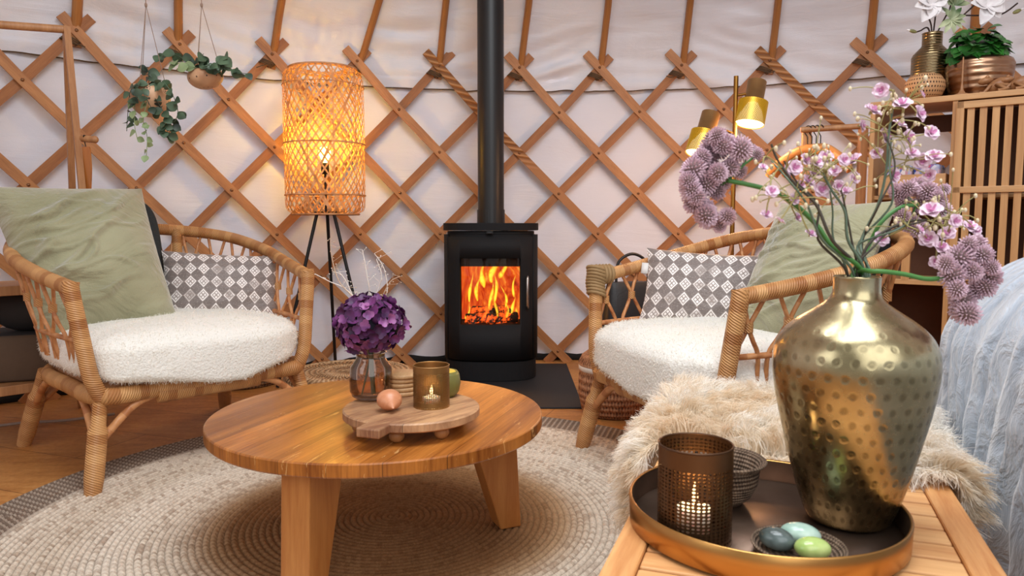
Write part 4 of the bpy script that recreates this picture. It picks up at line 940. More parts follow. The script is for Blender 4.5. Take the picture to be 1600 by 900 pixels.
def blossom_mesh():
    m_ = MB()
    for lay, (np_, sc_, cup, a0) in enumerate(((5, 1.0, .22, 0), (5, .78, .45, .6), (3, .45, .62, .2))):
        m_.cur = 0 if lay < 2 else 1
        for q in range(np_):
            b = q*2*PI/np_+a0; rows = []
            for i in range(6):
                t_ = i/5; w = .56*sc_*math.sin(PI*(.14+.74*t_))
                rows.append([(math.cos(b)*(.08+.92*t_)*sc_-math.sin(b)*w*s_, math.sin(b)*(.08+.92*t_)*sc_+math.cos(b)*w*s_, cup*t_**1.2+.14*s_*s_*sc_+.03*lay-(.10 if i == 5 else 0)) for s_ in (-1, -.5, 0, .5, 1)])
            m_.grid(rows)
    m_.cur = 1; m_.ell((0, 0, .16), (.16, .16, .2), 6, 10); m_.cur = 2; m_.lathe([(.05, -.45), (.16, -.25), (.2, 0)], 8); return m_
blos0 = None; bud0 = None
def spray(label, stempx, blossoms, Y, seed, smat, extra=10, size=11):
    global blos0, bud0
    root = thing('flower_spray', label, 'flower', tuple(VM), 0, 'pink flower sprays in the brass vase'); rs = random.Random(seed)
    P = [VM+Vector((rs.uniform(-.01, .01), rs.uniform(-.01, .01), -.06)), VM+Vector((rs.uniform(-.012, .012), rs.uniform(-.012, .005), .014))]+[at(x, y, Y) for x, y in stempx]; sp = spline(P, 8)
    m_ = MB(); m_.tube(sp, [.0021*(1-.45*i/len(sp)) for i in range(len(sp))], 7); m_.build('stem', smat, root, VM)
    for e in range(2):
        q = [P[0]+Vector((rs.uniform(-.006, .006), 0, 0)), VM+Vector((rs.uniform(-.014, .014), rs.uniform(-.012, .004), .014))]+[p+Vector((rs.uniform(-.012, .012), rs.uniform(-.02, .02), 0)) for p in P[2:-1]]
        if len(q) > 2: m2 = MB(); q2 = spline(q, 6); m2.tube(q2, [.0017*(1-.5*i/len(q2)) for i in range(len(q2))], 6); m2.build('stem', M['stem_grey'] if (e+seed) % 2 else M['stem_dark'], root, VM)
    br = MB(); hub = sp[-1]; cand = sp[int(len(sp)*.62):]
    for (x, y, r) in blossoms:
        c = at(x, y, Y+rs.uniform(-.035, .03)); h0 = min(cand, key=lambda p: (p-c).length+rs.uniform(0, .02)); md = h0.lerp(c, .55)+Vector((rs.uniform(-.008, .008), rs.uniform(-.008, .008), rs.uniform(-.004, .012)))
        br.tube(spline([h0, md, c], 5), .00085, 5)
        if blos0 is None:
            b = blossom_mesh().build('blossom', [M['pink'], M['rose_in'], M['stem_pale']], root); blos0 = b.data
        else:
            b = bpy.data.objects.new('blossom', blos0); C.objects.link(b); b.parent = root
        b.location = c-VM; sc = 1.12*r/F*Y; b.scale = (sc, sc, sc); b.rotation_euler = (rs.uniform(.5, 1.6), rs.uniform(-.6, .6), rs.uniform(-1, 1))
        for e in range(rs.randint(2, 5)):
            q = md+Vector((rs.gauss(0, .016), rs.gauss(0, .014), rs.gauss(.008, .014))); br.tube(spline([md, md.lerp(q, .6)+Vector((0, 0, .003)), q], 3), .0006, 4)
            if bud0 is None:
                mm = MB(); mm.ell((0, 0, 0), (.0019, .0019, .0026), 6, 8); k = mm.build('bud', M['bud'], root); bud0 = k.data
            else:
                k = bpy.data.objects.new('bud', bud0); C.objects.link(k); k.parent = root
            k.location = q-VM; z_ = rs.uniform(.7, 1.3); k.scale = (z_, z_, z_)
    br.build('stalk', M['stem_pale'], root, VM)
spray('tall pink flower spray, highest blossoms above the brass vase', [(1345, 380), (1372, 320), (1385, 265), (1388, 215), (1395, 170)], [(1377, 142, 11), (1362, 174, 13), (1410, 164, 13), (1435, 178, 12), (1381, 214, 14), (1418, 216, 13), (1454, 208, 12), (1460, 246, 13), (1441, 252, 12), (1395, 274, 12), (1453, 274, 10), (1345, 196, 10), (1405, 196, 11), (1425, 240, 10), (1370, 240, 9), (1440, 148, 6)], .86, 11, M['stem_grey'])
spray('pink flower spray at middle left above the vase, in front of the hangers', [(1325, 375), (1320, 330), (1300, 298), (1285, 270)], [(1290, 246, 11), (1275, 254, 10), (1258, 250, 10), (1241, 262, 11), (1283, 297, 12), (1262, 284, 11), (1309, 290, 9), (1334, 252, 13), (1322, 300, 9), (1305, 268, 9), (1250, 290, 9), (1318, 250, 9), (1335, 278, 9), (1272, 272, 9)], .82, 12, M['stem_grey'])
spray('thin pink flower spray leaning far left on a dark stem', [(1300, 375), (1275, 320), (1240, 285), (1215, 250), (1205, 225)], [(1206, 300, 10), (1197, 336, 9), (1266, 366, 9), (1240, 312, 9), (1228, 268, 10), (1218, 346, 8), (1245, 340, 8), (1192, 262, 7)], .78, 13, M['stem_dark'])
spray('low pink flower spray leaning right with large rosebuds', [(1355, 385), (1385, 360), (1425, 345), (1465, 345)], [(1455, 330, 15), (1450, 374, 13), (1515, 355, 12), (1480, 366, 12), (1376, 374, 12), (1492, 345, 10), (1470, 388, 12), (1436, 360, 9), (1462, 410, 10), (1525, 360, 8)], .84, 14, M['stem_dark'])
# ------------------------------------------------------------------ bed with plush throw
BE = Vector((.905, 1.57, 0)); wn_, dn_ = nB, -dB          # corner of the bed nearest the chair; extends along nB and towards the camera side
def rrect(w, l, r, n=10):
    P = []
    for cx, cy, a0 in ((r, r, PI), (w-r, r, 1.5*PI), (w-r, l-r, 0), (r, l-r, .5*PI)):
        for k in range(n+1): a_ = a0+PI/2*k/n; P.append((cx+r*math.cos(a_), cy+r*math.sin(a_)))
    return P
def dens(P, st=.012):
    out = []
    for i in range(len(P)):
        a_, b_ = Vector(P[i]), Vector(P[(i+1) % len(P)]); n = max(1, int((b_-a_).length/st))
        out += [a_.lerp(b_, k/n) for k in range(n)]
    return out
W_, L_ = 1.1, 1.75; ol = dens(rrect(W_, L_, .20)); cen = Vector((W_/2, L_/2)); rows = []; prof = []
for i in range(26): prof.append((0, .012+(.565-.012)*i/25))
for i in range(1, 17): a_ = PI/2*i/16; prof.append((.19*(1-math.cos(a_)), .565+.19*math.sin(a_)))
for q in (.3, .45): prof.append((q, .757))
for off, z in prof:
    row = []
    for i, p in enumerate(ol):
        a_, b_ = ol[i-1], ol[(i+1) % len(ol)]; tn = (b_-a_).normalized(); nn = Vector((tn.y, -tn.x))
        fold = (.010*math.sin(i*.012/.075*2*PI+2*nz3(i*.03, z*2, 1))+.012*nz3(i*.06, z*4, 7))*min(1, (.77-z)*4)+.006*nz3(i*.3, z*18, 3)
        o2 = off+.02*max(0, (z-.1))*.0
        q = p-nn*min(off, .5)+nn*(fold+.03*(1-z/.75))
        if off > .25: q = p.lerp(cen, off/.55)
        row.append(BE+wn_*q.x+dn_*q.y+Vector((0, 0, z+.006*nz3(q.x*9, q.y*9, 4))))
    rows.append(row)
Lc = len(ol)
m_ = MB(); m_.grid(rows, wv=True, uvf=lambda a, b: (b*.012, a*.02)); m_.add(rows[-1], [tuple(range(Lc))])
tag(m_.build('plush_throw', M['blanket'], None, tuple(BE)), 'blue-grey plush throw covering the bed at the right edge', 'blanket')
# ------------------------------------------------------------------ floor lamps
LP = Vector((-.93, 3.70, 0))
fl_ = thing('tripod_floor_lamp', 'tripod floor lamp with a glowing woven bamboo shade on black legs', 'lamp', tuple(LP))
zb, zt, RS = .845, 1.555, .195
def sh_r(z):
    t_ = (z-zb)/(zt-zb); e = min(t_, 1-t_)/.075
    return RS*(1 if e >= 1 else (.80+.20*math.sqrt(max(0, 1-(1-e)**2))))*(.99+.01*math.sin(t_*PI))
sh = MB(); NS_ = 33
for fam in (1, -1):
    for k in range(NS_):
        rows = []
        for i in range(41):
            z = zb+(zt-zb)*i/40; a_ = 2*PI*k/NS_+fam*(z-zb)*3.55+.03*nz3(k, i*.1, fam); a2 = .0047/RS; r = sh_r(z)+(.0012 if fam > 0 else -.0012)
            rows.append([(r*math.cos(a_-a2), r*math.sin(a_-a2), z), (r*math.cos(a_+a2), r*math.sin(a_+a2), z)])
        sh.grid(rows)
for k in range(10):
    a_ = 2*PI*k/10+.15; rows = []
    for i in range(41):
        z = zb+(zt-zb)*i/40; r = sh_r(z)+.0025; rows.append([(r*math.cos(a_-.017), r*math.sin(a_-.017), z), (r*math.cos(a_+.017), r*math.sin(a_+.017), z)])
    sh.grid(rows)
for k in range(8):   # loose second lattice inside
    rows = []
    for i in range(41):
        z = zb+(zt-zb)*i/40; a_ = 2*PI*k/8+.4+(1 if k % 2 else -1)*(z-zb)*2.3; r = sh_r(z)-.004; rows.append([(r*math.cos(a_-.03), r*math.sin(a_-.03), z), (r*math.cos(a_+.03), r*math.sin(a_+.03), z)])
    sh.grid(rows)
for z, rr in ((zb+.001, .0045), (zb+.095, .0035), (zb+.345, .0035), (zt-.085, .0025), (zt-.001, .0055)):
    sh.tube([(sh_r(z)*1.01*math.cos(a_), sh_r(z)*1.01*math.sin(a_), z) for a_ in [2*PI*i/48 for i in range(48)]], rr, 6, closed=True)
for k in range(24):   # woven top: strips crossing the crown ring inwards
    a_ = 2*PI*k/24; b_ = a_+.9; r0 = sh_r(zt); sh.tube([(r0*math.cos(a_), r0*math.sin(a_), zt), (.62*r0*math.cos((a_+b_)/2), .62*r0*math.sin((a_+b_)/2), zt+.006), (r0*math.cos(b_), r0*math.sin(b_), zt)], .0035, 5)
sh.build('lamp_shade', M['strip'], fl_)
for a_, tx in ((D(97), 0), (D(217), 0), (D(337), 0)):
    m_ = MB(); m_.tube([(.045*math.cos(a_), .045*math.sin(a_), .86), (.27*math.cos(a_), .27*math.sin(a_), .004)], .0085, 10); m_.build('leg', M['black'], fl_)
m_ = MB(); m_.lathe([(.001, .845), (.06, .845), (.06, .86), (.001, .86)], 20); m_.tube([(0, 0, .86), (0, 0, 1.06)], .006, 8); m_.lathe([(.001, 1.045), (.02, 1.045), (.02, 1.10), (.001, 1.10)], 16); m_.build('socket', M['black'], fl_)
m_ = MB(); m_.lathe([(.012, 1.10), (.014, 1.112), (.028, 1.138), (.030, 1.155), (.022, 1.175), (.001, 1.183)], 20); m_.build('bulb', M['bulb'], fl_)
light('bamboo_lamp_light', 'POINT', (0, 0, 1.215), 8.5, (1, .60, .07), .03, parent=fl_)
BL = at(1143, 400, 3.35); BL.z = 0
bl_ = thing('brass_floor_lamp', 'slim brass floor lamp with two perforated shades behind the right armchair', 'lamp', tuple(BL))
m_ = MB(); m_.tube([(0, 0, .01), (0, 0, 1.455)], .0105, 12); m_.build('pole', M['brass'], bl_)
m_ = MB(); m_.lathe([(.001, 0), (.12, 0), (.12, .012), (.02, .018), (.001, .018)], 32); m_.build('base', M['brass'], bl_)
for (px, py, cpx, cpy, jz, lab) in ((1174, 178, 1182, 134, 1.37, 'upper'), (1097, 226, 1108, 188, 1.20, 'lower')):
    c = at(px, py, 3.33)-BL; k = at(cpx, cpy, 3.35)-BL; ax = (k-c).normalized(); Rm = ax.to_track_quat('Z', 'Y').to_matrix()
    m_ = MB(); m_.lathe([(.064, -.048), (.064, .056)], 48); m_.lathe([(.0625, .056), (.0625, -.048)], 48)
    T4 = lambda mb: [tuple(c+Rm @ Vector(v)) for v in mb.v]
    m_.v = T4(m_); o_ = m_.build('shade', M['perf_shade'], bl_)
    m_ = MB(); m_.lathe([(.064, .056), (.041, .058), (.041, .150), (.038, .153), (.001, .153)], 40); m_.v = T4(m_); m_.build('cap', M['brass_dark'], o_)
    m_ = MB(); m_.lathe([(.001, .05), (.022, .05), (.05, .0), (.0615, -.040), (.058, -.046), (.001, -.047)], 32); m_.v = T4(m_); m_.build('bulb', M['bulb2'], o_)
    m_ = MB(); m_.tube([(0, 0, jz), tuple(c+Rm @ Vector((0, 0, .10)))], .006, 8); m_.build('arm', M['brass'], bl_)
    lp = light('brass_lamp_light', 'POINT', tuple(c-ax*.075), 8, (1, .52, .24), .05, parent=bl_)
# ------------------------------------------------------------------ left clothes rack, hanging planters, odds and ends behind the left chair
RK = at(113, 300, 2.9); RK.z = 0
rk = thing('clothes_rack', 'light wooden A-frame clothes rack at the left edge behind the armchair', 'clothes rack', tuple(RK))
def rod(mb, a_, b_, r, n=10): mb.tube([a_, b_], r, n)
tp = at(104, 42, 2.9); f1 = at(140, 420, 2.83); f1 = tp+(f1-tp)*((tp.z-.005)/(tp.z-f1.z)); f2 = at(118, 420, 3.05); f2 = tp+(f2-tp)*((tp.z-.005)/(tp.z-f2.z))
m_ = MB(); d_ = (f1-tp); m_.tube([tp, f1], .019, 4, sx=1, sz=.8); m_.build('leg', M['rack'], rk, RK, smooth=False)
m_ = MB(); m_.tube([tp+Vector((-.02, .03, 0)), f2], .019, 4, sx=1, sz=.8); m_.build('leg', M['rack'], rk, RK, smooth=False)
tl = at(-150, 28, 2.62); m_ = MB(); rod(m_, tp+Vector((.0, 0, -.01)), tl, .015); m_.build('top_bar', M['rack'], rk, RK)
for dx in (0, .2):
    m_ = MB(); m_.tube([tl+Vector((0, 0, 0)), Vector((tl.x+.06-.2*dx, tl.y-.12+dx, .005))], .019, 4); m_.build('leg', M['rack'], rk, RK, smooth=False)
pg = at(120, 216, 2.88); pe = at(148, 218, 2.86); m_ = MB(); rod(m_, pg, pe, .013); m_.ell(pe, (.014, .014, .0145), 8, 10); m_.build('peg', M['rack'], rk, RK)
sh0 = f1.lerp(tp, .22); sh1 = Vector((tl.x-.05, tl.y-.02, sh0.z)); 
for zz, nm in ((.56, 'shelf'), (.20, 'shelf')):
    m_ = MB(); e1 = Vector((RK.x-.03, RK.y-.02, zz)); e2 = Vector((tl.x, tl.y-.1, zz)); dv = (e2-e1); m_.box((e1+e2)/2, (dv.length, .30, .035), Matrix.Rotation(math.atan2(dv.y, dv.x), 3, 'Z')); m_.build(nm, M['rack'], rk, RK, bevel=.003)
shp = at(134, 222, 2.87); so = thing('shoehorn', 'brown wooden shoehorn hanging from the peg of the clothes rack', 'shoehorn', tuple(shp))
m_ = MB(); rows = []
for z, w in ((-.018, .014), (-.03, .017), (-.10, .018), (-.14, .015), (-.18, .011), (-.20, .013), (-.235, .017), (-.33, .019), (-.36, .012)):
    rows.append([(-w, -.005, z), (w, -.005, z), (w, .005, z), (-w, .005, z)])
m_.grid(rows, wv=True, flip=True); m_.add(rows[0], [(0, 1, 2, 3)]); m_.add(rows[-1], [(3, 2, 1, 0)]); m_.build('blade', M['shoehorn'], so, bevel=.002)
m_ = MB(); m_.tube(spline([(0, 0, -.02), (-.004, 0, .0), (0, -.012, .024), (.004, .012, .018)], 5), .0022, 6); m_.build('hook', M['black'], so)
cr = Vector((-1.86, 2.80, .22)); m_ = MB(); m_.box((0, 0, .085), (.36, .28, .17)); o_ = m_.build('storage_crate', M['basket_cloth'], loc=cr+Vector((0, 0, .0))); o_.rotation_euler = (0, 0, .35); m_ = MB(); m_.box((0, 0, .1655), (.33, .25, .012)); m_.build('lining', M['dark_bag'], o_); o_.modifiers.new('b', 'BEVEL').width = .01; tag(o_, 'grey-brown fabric crate on the low shelf of the clothes rack', 'crate')
m_ = MB(); m_.ell((0, 0, .09), (.13, .09, .09), 10, 16); m_.ell((.06, .02, .13), (.08, .06, .06), 8, 12); tag(m_.build('dark_bag', M['dark_bag'], loc=cr+Vector((0, 0, .17))), 'dark soft bag stuffed on top of the fabric crate', 'bag')
m_ = MB(); m_.tube(spline([(-2.1, 2.75, .012), (-1.95, 2.86, .012), (-1.8, 2.9, .012), (-1.65, 3.0, .012)], 8), .006, 6); tag(m_.build('cable', M['cable'], None, (-1.9, 2.85, .006)), 'pale cable lying on the floor behind the left armchair', 'cable')
def leaf(mb, c, d, n, L, w, fold=.25):
    d = d.normalized(); s_ = d.cross(n).normalized(); n = s_.cross(d); rows = []
    for i in range(6):
        t_ = i/5; ww = w*math.sin(PI*min(1, t_*.93+.05))**.8
        rows.append([c+d*L*t_+s_*ww*q+n*(fold*ww*abs(q)-.25*L*t_*t_) for q in (-1, 0, 1)])
    mb.grid(rows)
def planter(px, py, Y, R, label, vines, rx, flat, seed):
    c = at(px, py, Y); root = thing('hanging_planter', label, 'hanging planter', tuple(c), 0, 'coconut planters'); rs = random.Random(seed)
    m_ = MB(); pr = []
    for i in range(16): a_ = -PI/2+i/15*(PI/2+.62); pr.append((max(.0005, R*math.cos(a_)), R*flat*math.sin(a_)))
    pr += [(pr[-1][0]*.9, pr[-1][1]-.004), (.001, pr[-1][1]-.012)]; m_.lathe(pr, 36); o_ = m_.build('shell', M['coconut'], root); o_.rotation_euler = (.05, rx, .3)
    top = c+Vector((-.002, 0, .62)); tz = at(px-6, 8, Y)
    knot = Vector((tz.x-c.x, 0, tz.z-c.z))
    for q in range(3):
        a_ = q*2.09+.4; m_ = MB(); m_.tube([(R*.82*math.cos(a_), R*.82*math.sin(a_), R*.5), tuple(knot)], .0012, 5); m_.build('cord', M['cord'], root)
    zroof = float(np.interp((c-YC).xy.length, [.7, 1.75, 2.5, 3.08, 3.31], [3.1, 2.8, 2.5, 2.2, 2.0])); m_ = MB(); m_.tube([tuple(knot), (knot.x, 0, zroof-c.z)], .0016, 5); m_.ell(knot, (.005, .005, .009), 6, 8); m_.build('cord', M['cord'], root)
    for vi, (path, n, sz, mt) in enumerate(vines):
        P = spline([(0, 0, R*.35)]+[tuple(at(x, y, Y+dy)-c) for x, y, dy in path], 10); m_ = MB(); m_.tube(P, .0012, 5)
        for k in range(n):
            p = P[min(len(P)-1, int((.12+.88*(k+rs.random()*.5)/n)*(len(P)-1)))]; a_ = rs.uniform(0, 6.28)
            d_ = Vector((math.cos(a_), math.sin(a_)*.7, rs.uniform(-.9, .25))); s_ = sz*rs.uniform(.75, 1.2)
            leaf(m_, p, d_, Vector((rs.gauss(0, .4), -1, rs.uniform(0, .8))), s_, s_*.47)
        m_.build('vine', mt, root, smooth=True)
Lf, Lp = M['leaf'], M['leaf_pale']
planter(234, 153, 2.66, .068, 'coconut shell planter hung lower on the left, with long trailing vines', [([(225, 128, -.05), (205, 140, -.08), (200, 175, -.06), (198, 205, -.05)], 14, .034, Lf), ([(232, 115, -.03), (230, 108, 0)], 9, .036, Lf), ([(250, 125, -.06), (268, 145, -.07), (278, 175, -.06), (268, 200, -.05), (260, 215, -.05)], 22, .034, Lf), ([(228, 165, -.085), (224, 190, -.08), (230, 215, -.08), (228, 252, -.08)], 13, .026, Lp), ([(250, 165, -.085), (258, 185, -.08), (255, 208, -.07)], 17, .030, Lf), ([(222, 140, -.09), (232, 160, -.095), (240, 176, -.09)], 9, .034, Lf), ([(215, 135, -.05), (210, 190, -.08), (216, 222, -.07)], 8, .028, Lp)], .1, 1.0, 3)
planter(321, 120, 2.72, .062, 'coconut shell planter hung higher on the right, with wide spreading leaves', [([(300, 100, -.05), (270, 84, -.03), (246, 88, 0)], 11, .036, Lf), ([(310, 97, -.06), (318, 84, -.04)], 9, .036, Lf), ([(335, 100, -.07), (350, 88, -.05), (352, 92, -.03)], 8, .038, Lf), ([(345, 105, -.05), (368, 112, -.03), (390, 116, 0)], 10, .036, Lf), ([(300, 104, -.07), (282, 100, -.05), (270, 95, -.03)], 6, .038, Lp), ([(320, 100, -.075), (330, 104, -.08)], 8, .036, Lf)], -.15, .72, 4)
# ------------------------------------------------------------------ behind the right chair
BK = Vector((.43, 3.06, 0)); bk = thing('seagrass_basket', 'lidded seagrass belly basket with a white band behind the right armchair leg', 'basket', tuple(BK))
m_ = MB(); m_.lathe([(.001, 0), (.115, 0), (.135, .02), (.15, .09), (.148, .165), (.143, .195)], 48); m_.build('basket_body', M['seagrass'], bk)
m_ = MB(); m_.lathe([(.145, .188), (.149, .192), (.149, .208), (.144, .212)], 48); m_.build('band', M['band'], bk)
m_ = MB(); m_.lathe([(.148, .21), (.15, .222), (.135, .25), (.10, .276), (.04, .288), (.001, .29)], 48); m_.build('lid', M['seagrass'], bk)
bg = thing('black_bag', 'upright black leather bag standing behind the right armchair', 'bag', (.56, 3.42, 0), .25)
m_ = MB(); rows = []
for z, w, d_ in ((.0, .13, .07), (.02, .15, .08), (.30, .145, .075), (.50, .125, .045), (.53, .12, .03)): rows.append([(w*math.copysign(abs(math.cos(a_))**.5, math.cos(a_)), d_*math.copysign(abs(math.sin(a_))**.5, math.sin(a_)), z) for a_ in [2*PI*k/24 for k in range(24)]])
m_.grid(rows, wv=True, flip=True); m_.add(rows[-1], [tuple(range(24))]); m_.build('bag_body', M['leather'], bg)
m_ = MB(); m_.tube(spline([(-.08, 0, .52), (-.07, 0, .62), (0, 0, .66), (.07, 0, .62), (.08, 0, .52)], 6), .007, 6); m_.build('handle', M['leather'], bg)
# clothes rail with hangers
CR = at(1262, 300, 3.15); CR.z = 0
cl = thing('clothes_rail', 'wooden clothes rail beside the bamboo shelf, carrying hangers', 'clothes rail', tuple(CR))
ra = at(1251, 203, 3.15); rb = at(1349, 197, 3.08); m_ = MB(); rod(m_, ra, rb, .012); m_.build('rail', M['rack'], cl, CR)
m_ = MB(); pz = at(1258, 204, 3.16).z; m_.box((at(1259, 250, 3.165).x, 3.165, pz/2), (.036, .03, pz), Matrix.Rotation(-.2, 3, 'Z')); m_.build('post', M['hanger'], cl, CR, bevel=.002)
m_ = MB(); m_.box((rb.x, rb.y+.0, rb.z/2), (.03, .03, rb.z)); m_.build('post', M['rack'], cl, CR, bevel=.002)
hp = ['nearest wooden hanger, leftmost on the clothes rail', 'wooden hanger second from the left on the clothes rail', 'wooden hanger third from the left on the clothes rail', 'wooden hanger furthest right on the clothes rail']
def hanger_mesh(root):
    m_ = MB(); pts = [(-.20, 0, -.185), (-.17, 0, -.15), (-.08, 0, -.10), (-.02, 0, -.082), (.02, 0, -.082), (.08, 0, -.10), (.17, 0, -.15), (.20, 0, -.185)]
    m_.tube(spline(pts, 5), [.010]*3+[.013]*30+[.010]*3, 8, sz=1.5, sx=.8); m_.build('shoulder_bar', M['hanger'], root)
    m_ = MB(); m_.tube([(0, 0, -.07), (0, 0, -.03)]+[(.018*math.sin(a_), 0, -.003-.018*math.cos(a_)) for a_ in [PI*k/8 for k in range(2, 12)]], .0022, 6); m_.build('hook', M['black'], root)
for i, f in enumerate((.12, .19, .26, .33)):
    p = ra.lerp(rb, f)
    if i == 0: h0 = thing('clothes_hanger', hp[0], 'hanger', tuple(p), D(122), 'hangers on the clothes rail'); hanger_mesh(h0)
    else: h_ = dup(h0, tuple(p), D(122-7*i)); h_['label'] = hp[i]
# bamboo shelf
SO = Vector((1.435, 3.0, 0)); ex = Vector((.79, -.612, 0)).normalized(); ey = Vector((-ex.y, ex.x, 0)); ZS = 1.283; SROT = math.atan2(ex.y, ex.x)
def sl(x, y, z): return SO+ex*x+ey*y+Vector((0, 0, z))
sf = thing('bamboo_shelf', 'bamboo shelf unit with slatted door at the right edge', 'shelf', tuple(SO), SROT)
DP = .32
def bx_(c, d, name, mat, par=sf, bv=.002): m_ = MB(); m_.box(c, d); return m_.build(name, mat, par, bevel=bv)
bx_((.5, DP/2, ZS-.011), (1.0, DP, .022), 'top_board', M['bamboo']); bx_((.5, DP/2, .57), (1.0, DP-.02, .02), 'bottom_board', M['bamboo']); bx_((.147, DP/2+.02, .905), (.275, DP-.06, .016), 'middle_board', M['bamboo']); bx_((.66, DP/2+.02, .905), (.64, DP-.06, .016), 'middle_board', M['bamboo'])
for x in (.01, .295, .99): bx_((x, DP/2, (ZS-.022)/2), (.018, DP-.01, ZS-.022), 'upright', M['bamboo_v'])
bx_((.15, .02, .74), (.03, .02, .33), 'divider', M['bamboo_v']); bx_((.5, DP-.008, .42), (.96, .01, .28), 'back_panel', M['dark_in']); bx_((.15, DP-.008, .74), (.27, .01, .32), 'back_panel', M['dark_in']); bx_((.15, DP-.012, 1.215), (.27, .01, .07), 'back_panel', M['dark_in']); bx_((.645, DP-.008, .92), (.69, .01, .68), 'back_panel', M['dark_in'])
dx0, dx1, dz0, dz1 = .302, .985, .585, ZS-.03
dr = bx_((dx0+.012, -.008, (dz0+dz1)/2), (.026, .02, dz1-dz0), 'door', M['bamboo_v']); dr['label'] = 'slatted door of upright bars'
for nm, c, d_ in (('door_frame', (dx1-.012, -.008, (dz0+dz1)/2), (.026, .02, dz1-dz0)), ('door_frame', ((dx0+dx1)/2, -.008, dz1-.013), (dx1-dx0, .02, .026)), ('door_frame', ((dx0+dx1)/2, -.008, dz0+.013), (dx1-dx0, .02, .026)), ('door_frame', ((dx0+dx1)/2, -.008, .926), (dx1-dx0, .02, .024))): bx_(c, d_, nm, M['bamboo'], dr)
x = dx0+.046
while x < dx1-.03: bx_((x, -.004, (dz0+dz1)/2), (.0235, .010, dz1-dz0-.04), 'slat', M['bamboo_v'], dr, .001); x += .0395
def onshelf(px, ydep):
    k = (px-800)/F/1.02; n_ = SO+ey*ydep
    return (k*n_.y-n_.x)/(ex.x-k*ex.y)
bx = thing('wooden_box', 'open wooden box on the middle board of the bamboo shelf', 'box', tuple(sl(.155, .10, .913)), SROT)
for c, d_, nm in (((0, -.07, .04), (.235, .01, .08), 'side'), ((0, .07, .04), (.235, .01, .08), 'side'), ((-.113, 0, .04), (.01, .13, .08), 'side'), ((.113, 0, .04), (.01, .13, .08), 'side'), ((0, 0, .004), (.22, .13, .008), 'bottom')): bx_(c, d_, nm, M['bamboo'], bx)
for i, (dx, rz, lb) in enumerate(((-.055, .1, 'folded red and blue floral cloth at the left in the shelf box'), (.05, -.06, 'folded red and blue floral cloth at the right in the shelf box'))):
    m_ = MB(); m_.box((0, 0, .055), (.095, .10, .11)); o_ = m_.build('floral_cloth', M['floral'], loc=sl(.155+dx, .10, .922), bevel=.012); o_.rotation_euler = (0, 0, SROT+rz); tag(o_, lb, 'cloth', 'floral cloths in the shelf box')
m_ = MB(); m_.box((0, 0, .10), (.24, .22, .20)); o_ = m_.build('brown_box', plain('brown_box', (134,82,50), .7), loc=sl(.15, .14, .002), bevel=.004); o_.rotation_euler = (0, 0, SROT); tag(o_, 'brown box on the floor under the bamboo shelf', 'box')
yv = .215; xv = onshelf(1453, yv)
mv = tag(MB().lathe([(.001, 0), (.066, 0), (.071, .004), (.073, .05), (.073, .190), (.068, .202), (.040, .232), (.037, .238), (.037, .283), (.039, .286), (.035, .286), (.033, .2), (.001, .19)], 48).build('bottle_vase', M['rib_brass'], loc=sl(xv, yv, ZS)), 'dark brass bottle vase with magnolia branches on the shelf top', 'vase')
yp = .17; xp = onshelf(1529, yp); cp = sl(xp, yp, ZS)
tag(MB().lathe([(.001, 0), (.085, 0), (.095, .005), (.106, .04), (.115, .09), (.117, .125), (.110, .142), (.098, .150), (.094, .148), (.105, .135), (.001, .12)], 56).build('copper_planter', M['rib_copper'], loc=cp), 'ribbed copper planter with a leafy plant on the shelf top', 'planter')
lp_ = thing('leafy_plant', 'dense dark green leafy plant growing in the copper planter', 'plant', tuple(cp+Vector((0, 0, .125)))); m_ = MB(); rs = random.Random(5)
for i in range(130):
    z = rs.uniform(.1, 1); a_ = rs.uniform(0, 6.28); rr = math.sqrt(max(0, 1-z*z*.8)); p = Vector((.075*rr*math.cos(a_)-.012, .075*rr*math.sin(a_), .02+.115*z)); leaf(m_, p, Vector((math.cos(a_), math.sin(a_), rs.uniform(-.8, .3))), Vector((math.cos(a_)*.5, math.sin(a_)*.5-.4, .8)), .046*rs.uniform(.8, 1.2), .024)
m_.ell((-.01, 0, .03), (.085, .085, .07), 8, 14); m_.build('foliage', M['leaf_green'], lp_)
yg = .078; xg = onshelf(1445, yg); tag(MB().lathe([(.001, 0), (.035, 0), (.060, .016), (.0725, .045), (.070, .070), (.055, .093), (.030, .103), (.001, .104)], 40).build('pierced_globe', M['pierced'], loc=sl(xg, yg, ZS)), 'round pierced gourd lantern in front of the bottle vase on the shelf', 'lantern')
yn = .04; xn = onshelf(1503, yn); tag(MB().lathe([(.001, 0), (.030, 0), (.030, .003), (.012, .010), (.006, .022), (.0035, .045), (.0025, .140), (.0005, .145)], 24).build('wooden_spike', M['frog'], loc=sl(xn, yn, ZS)), 'slender wooden cone holder with a flared foot on the shelf top', 'ornament')
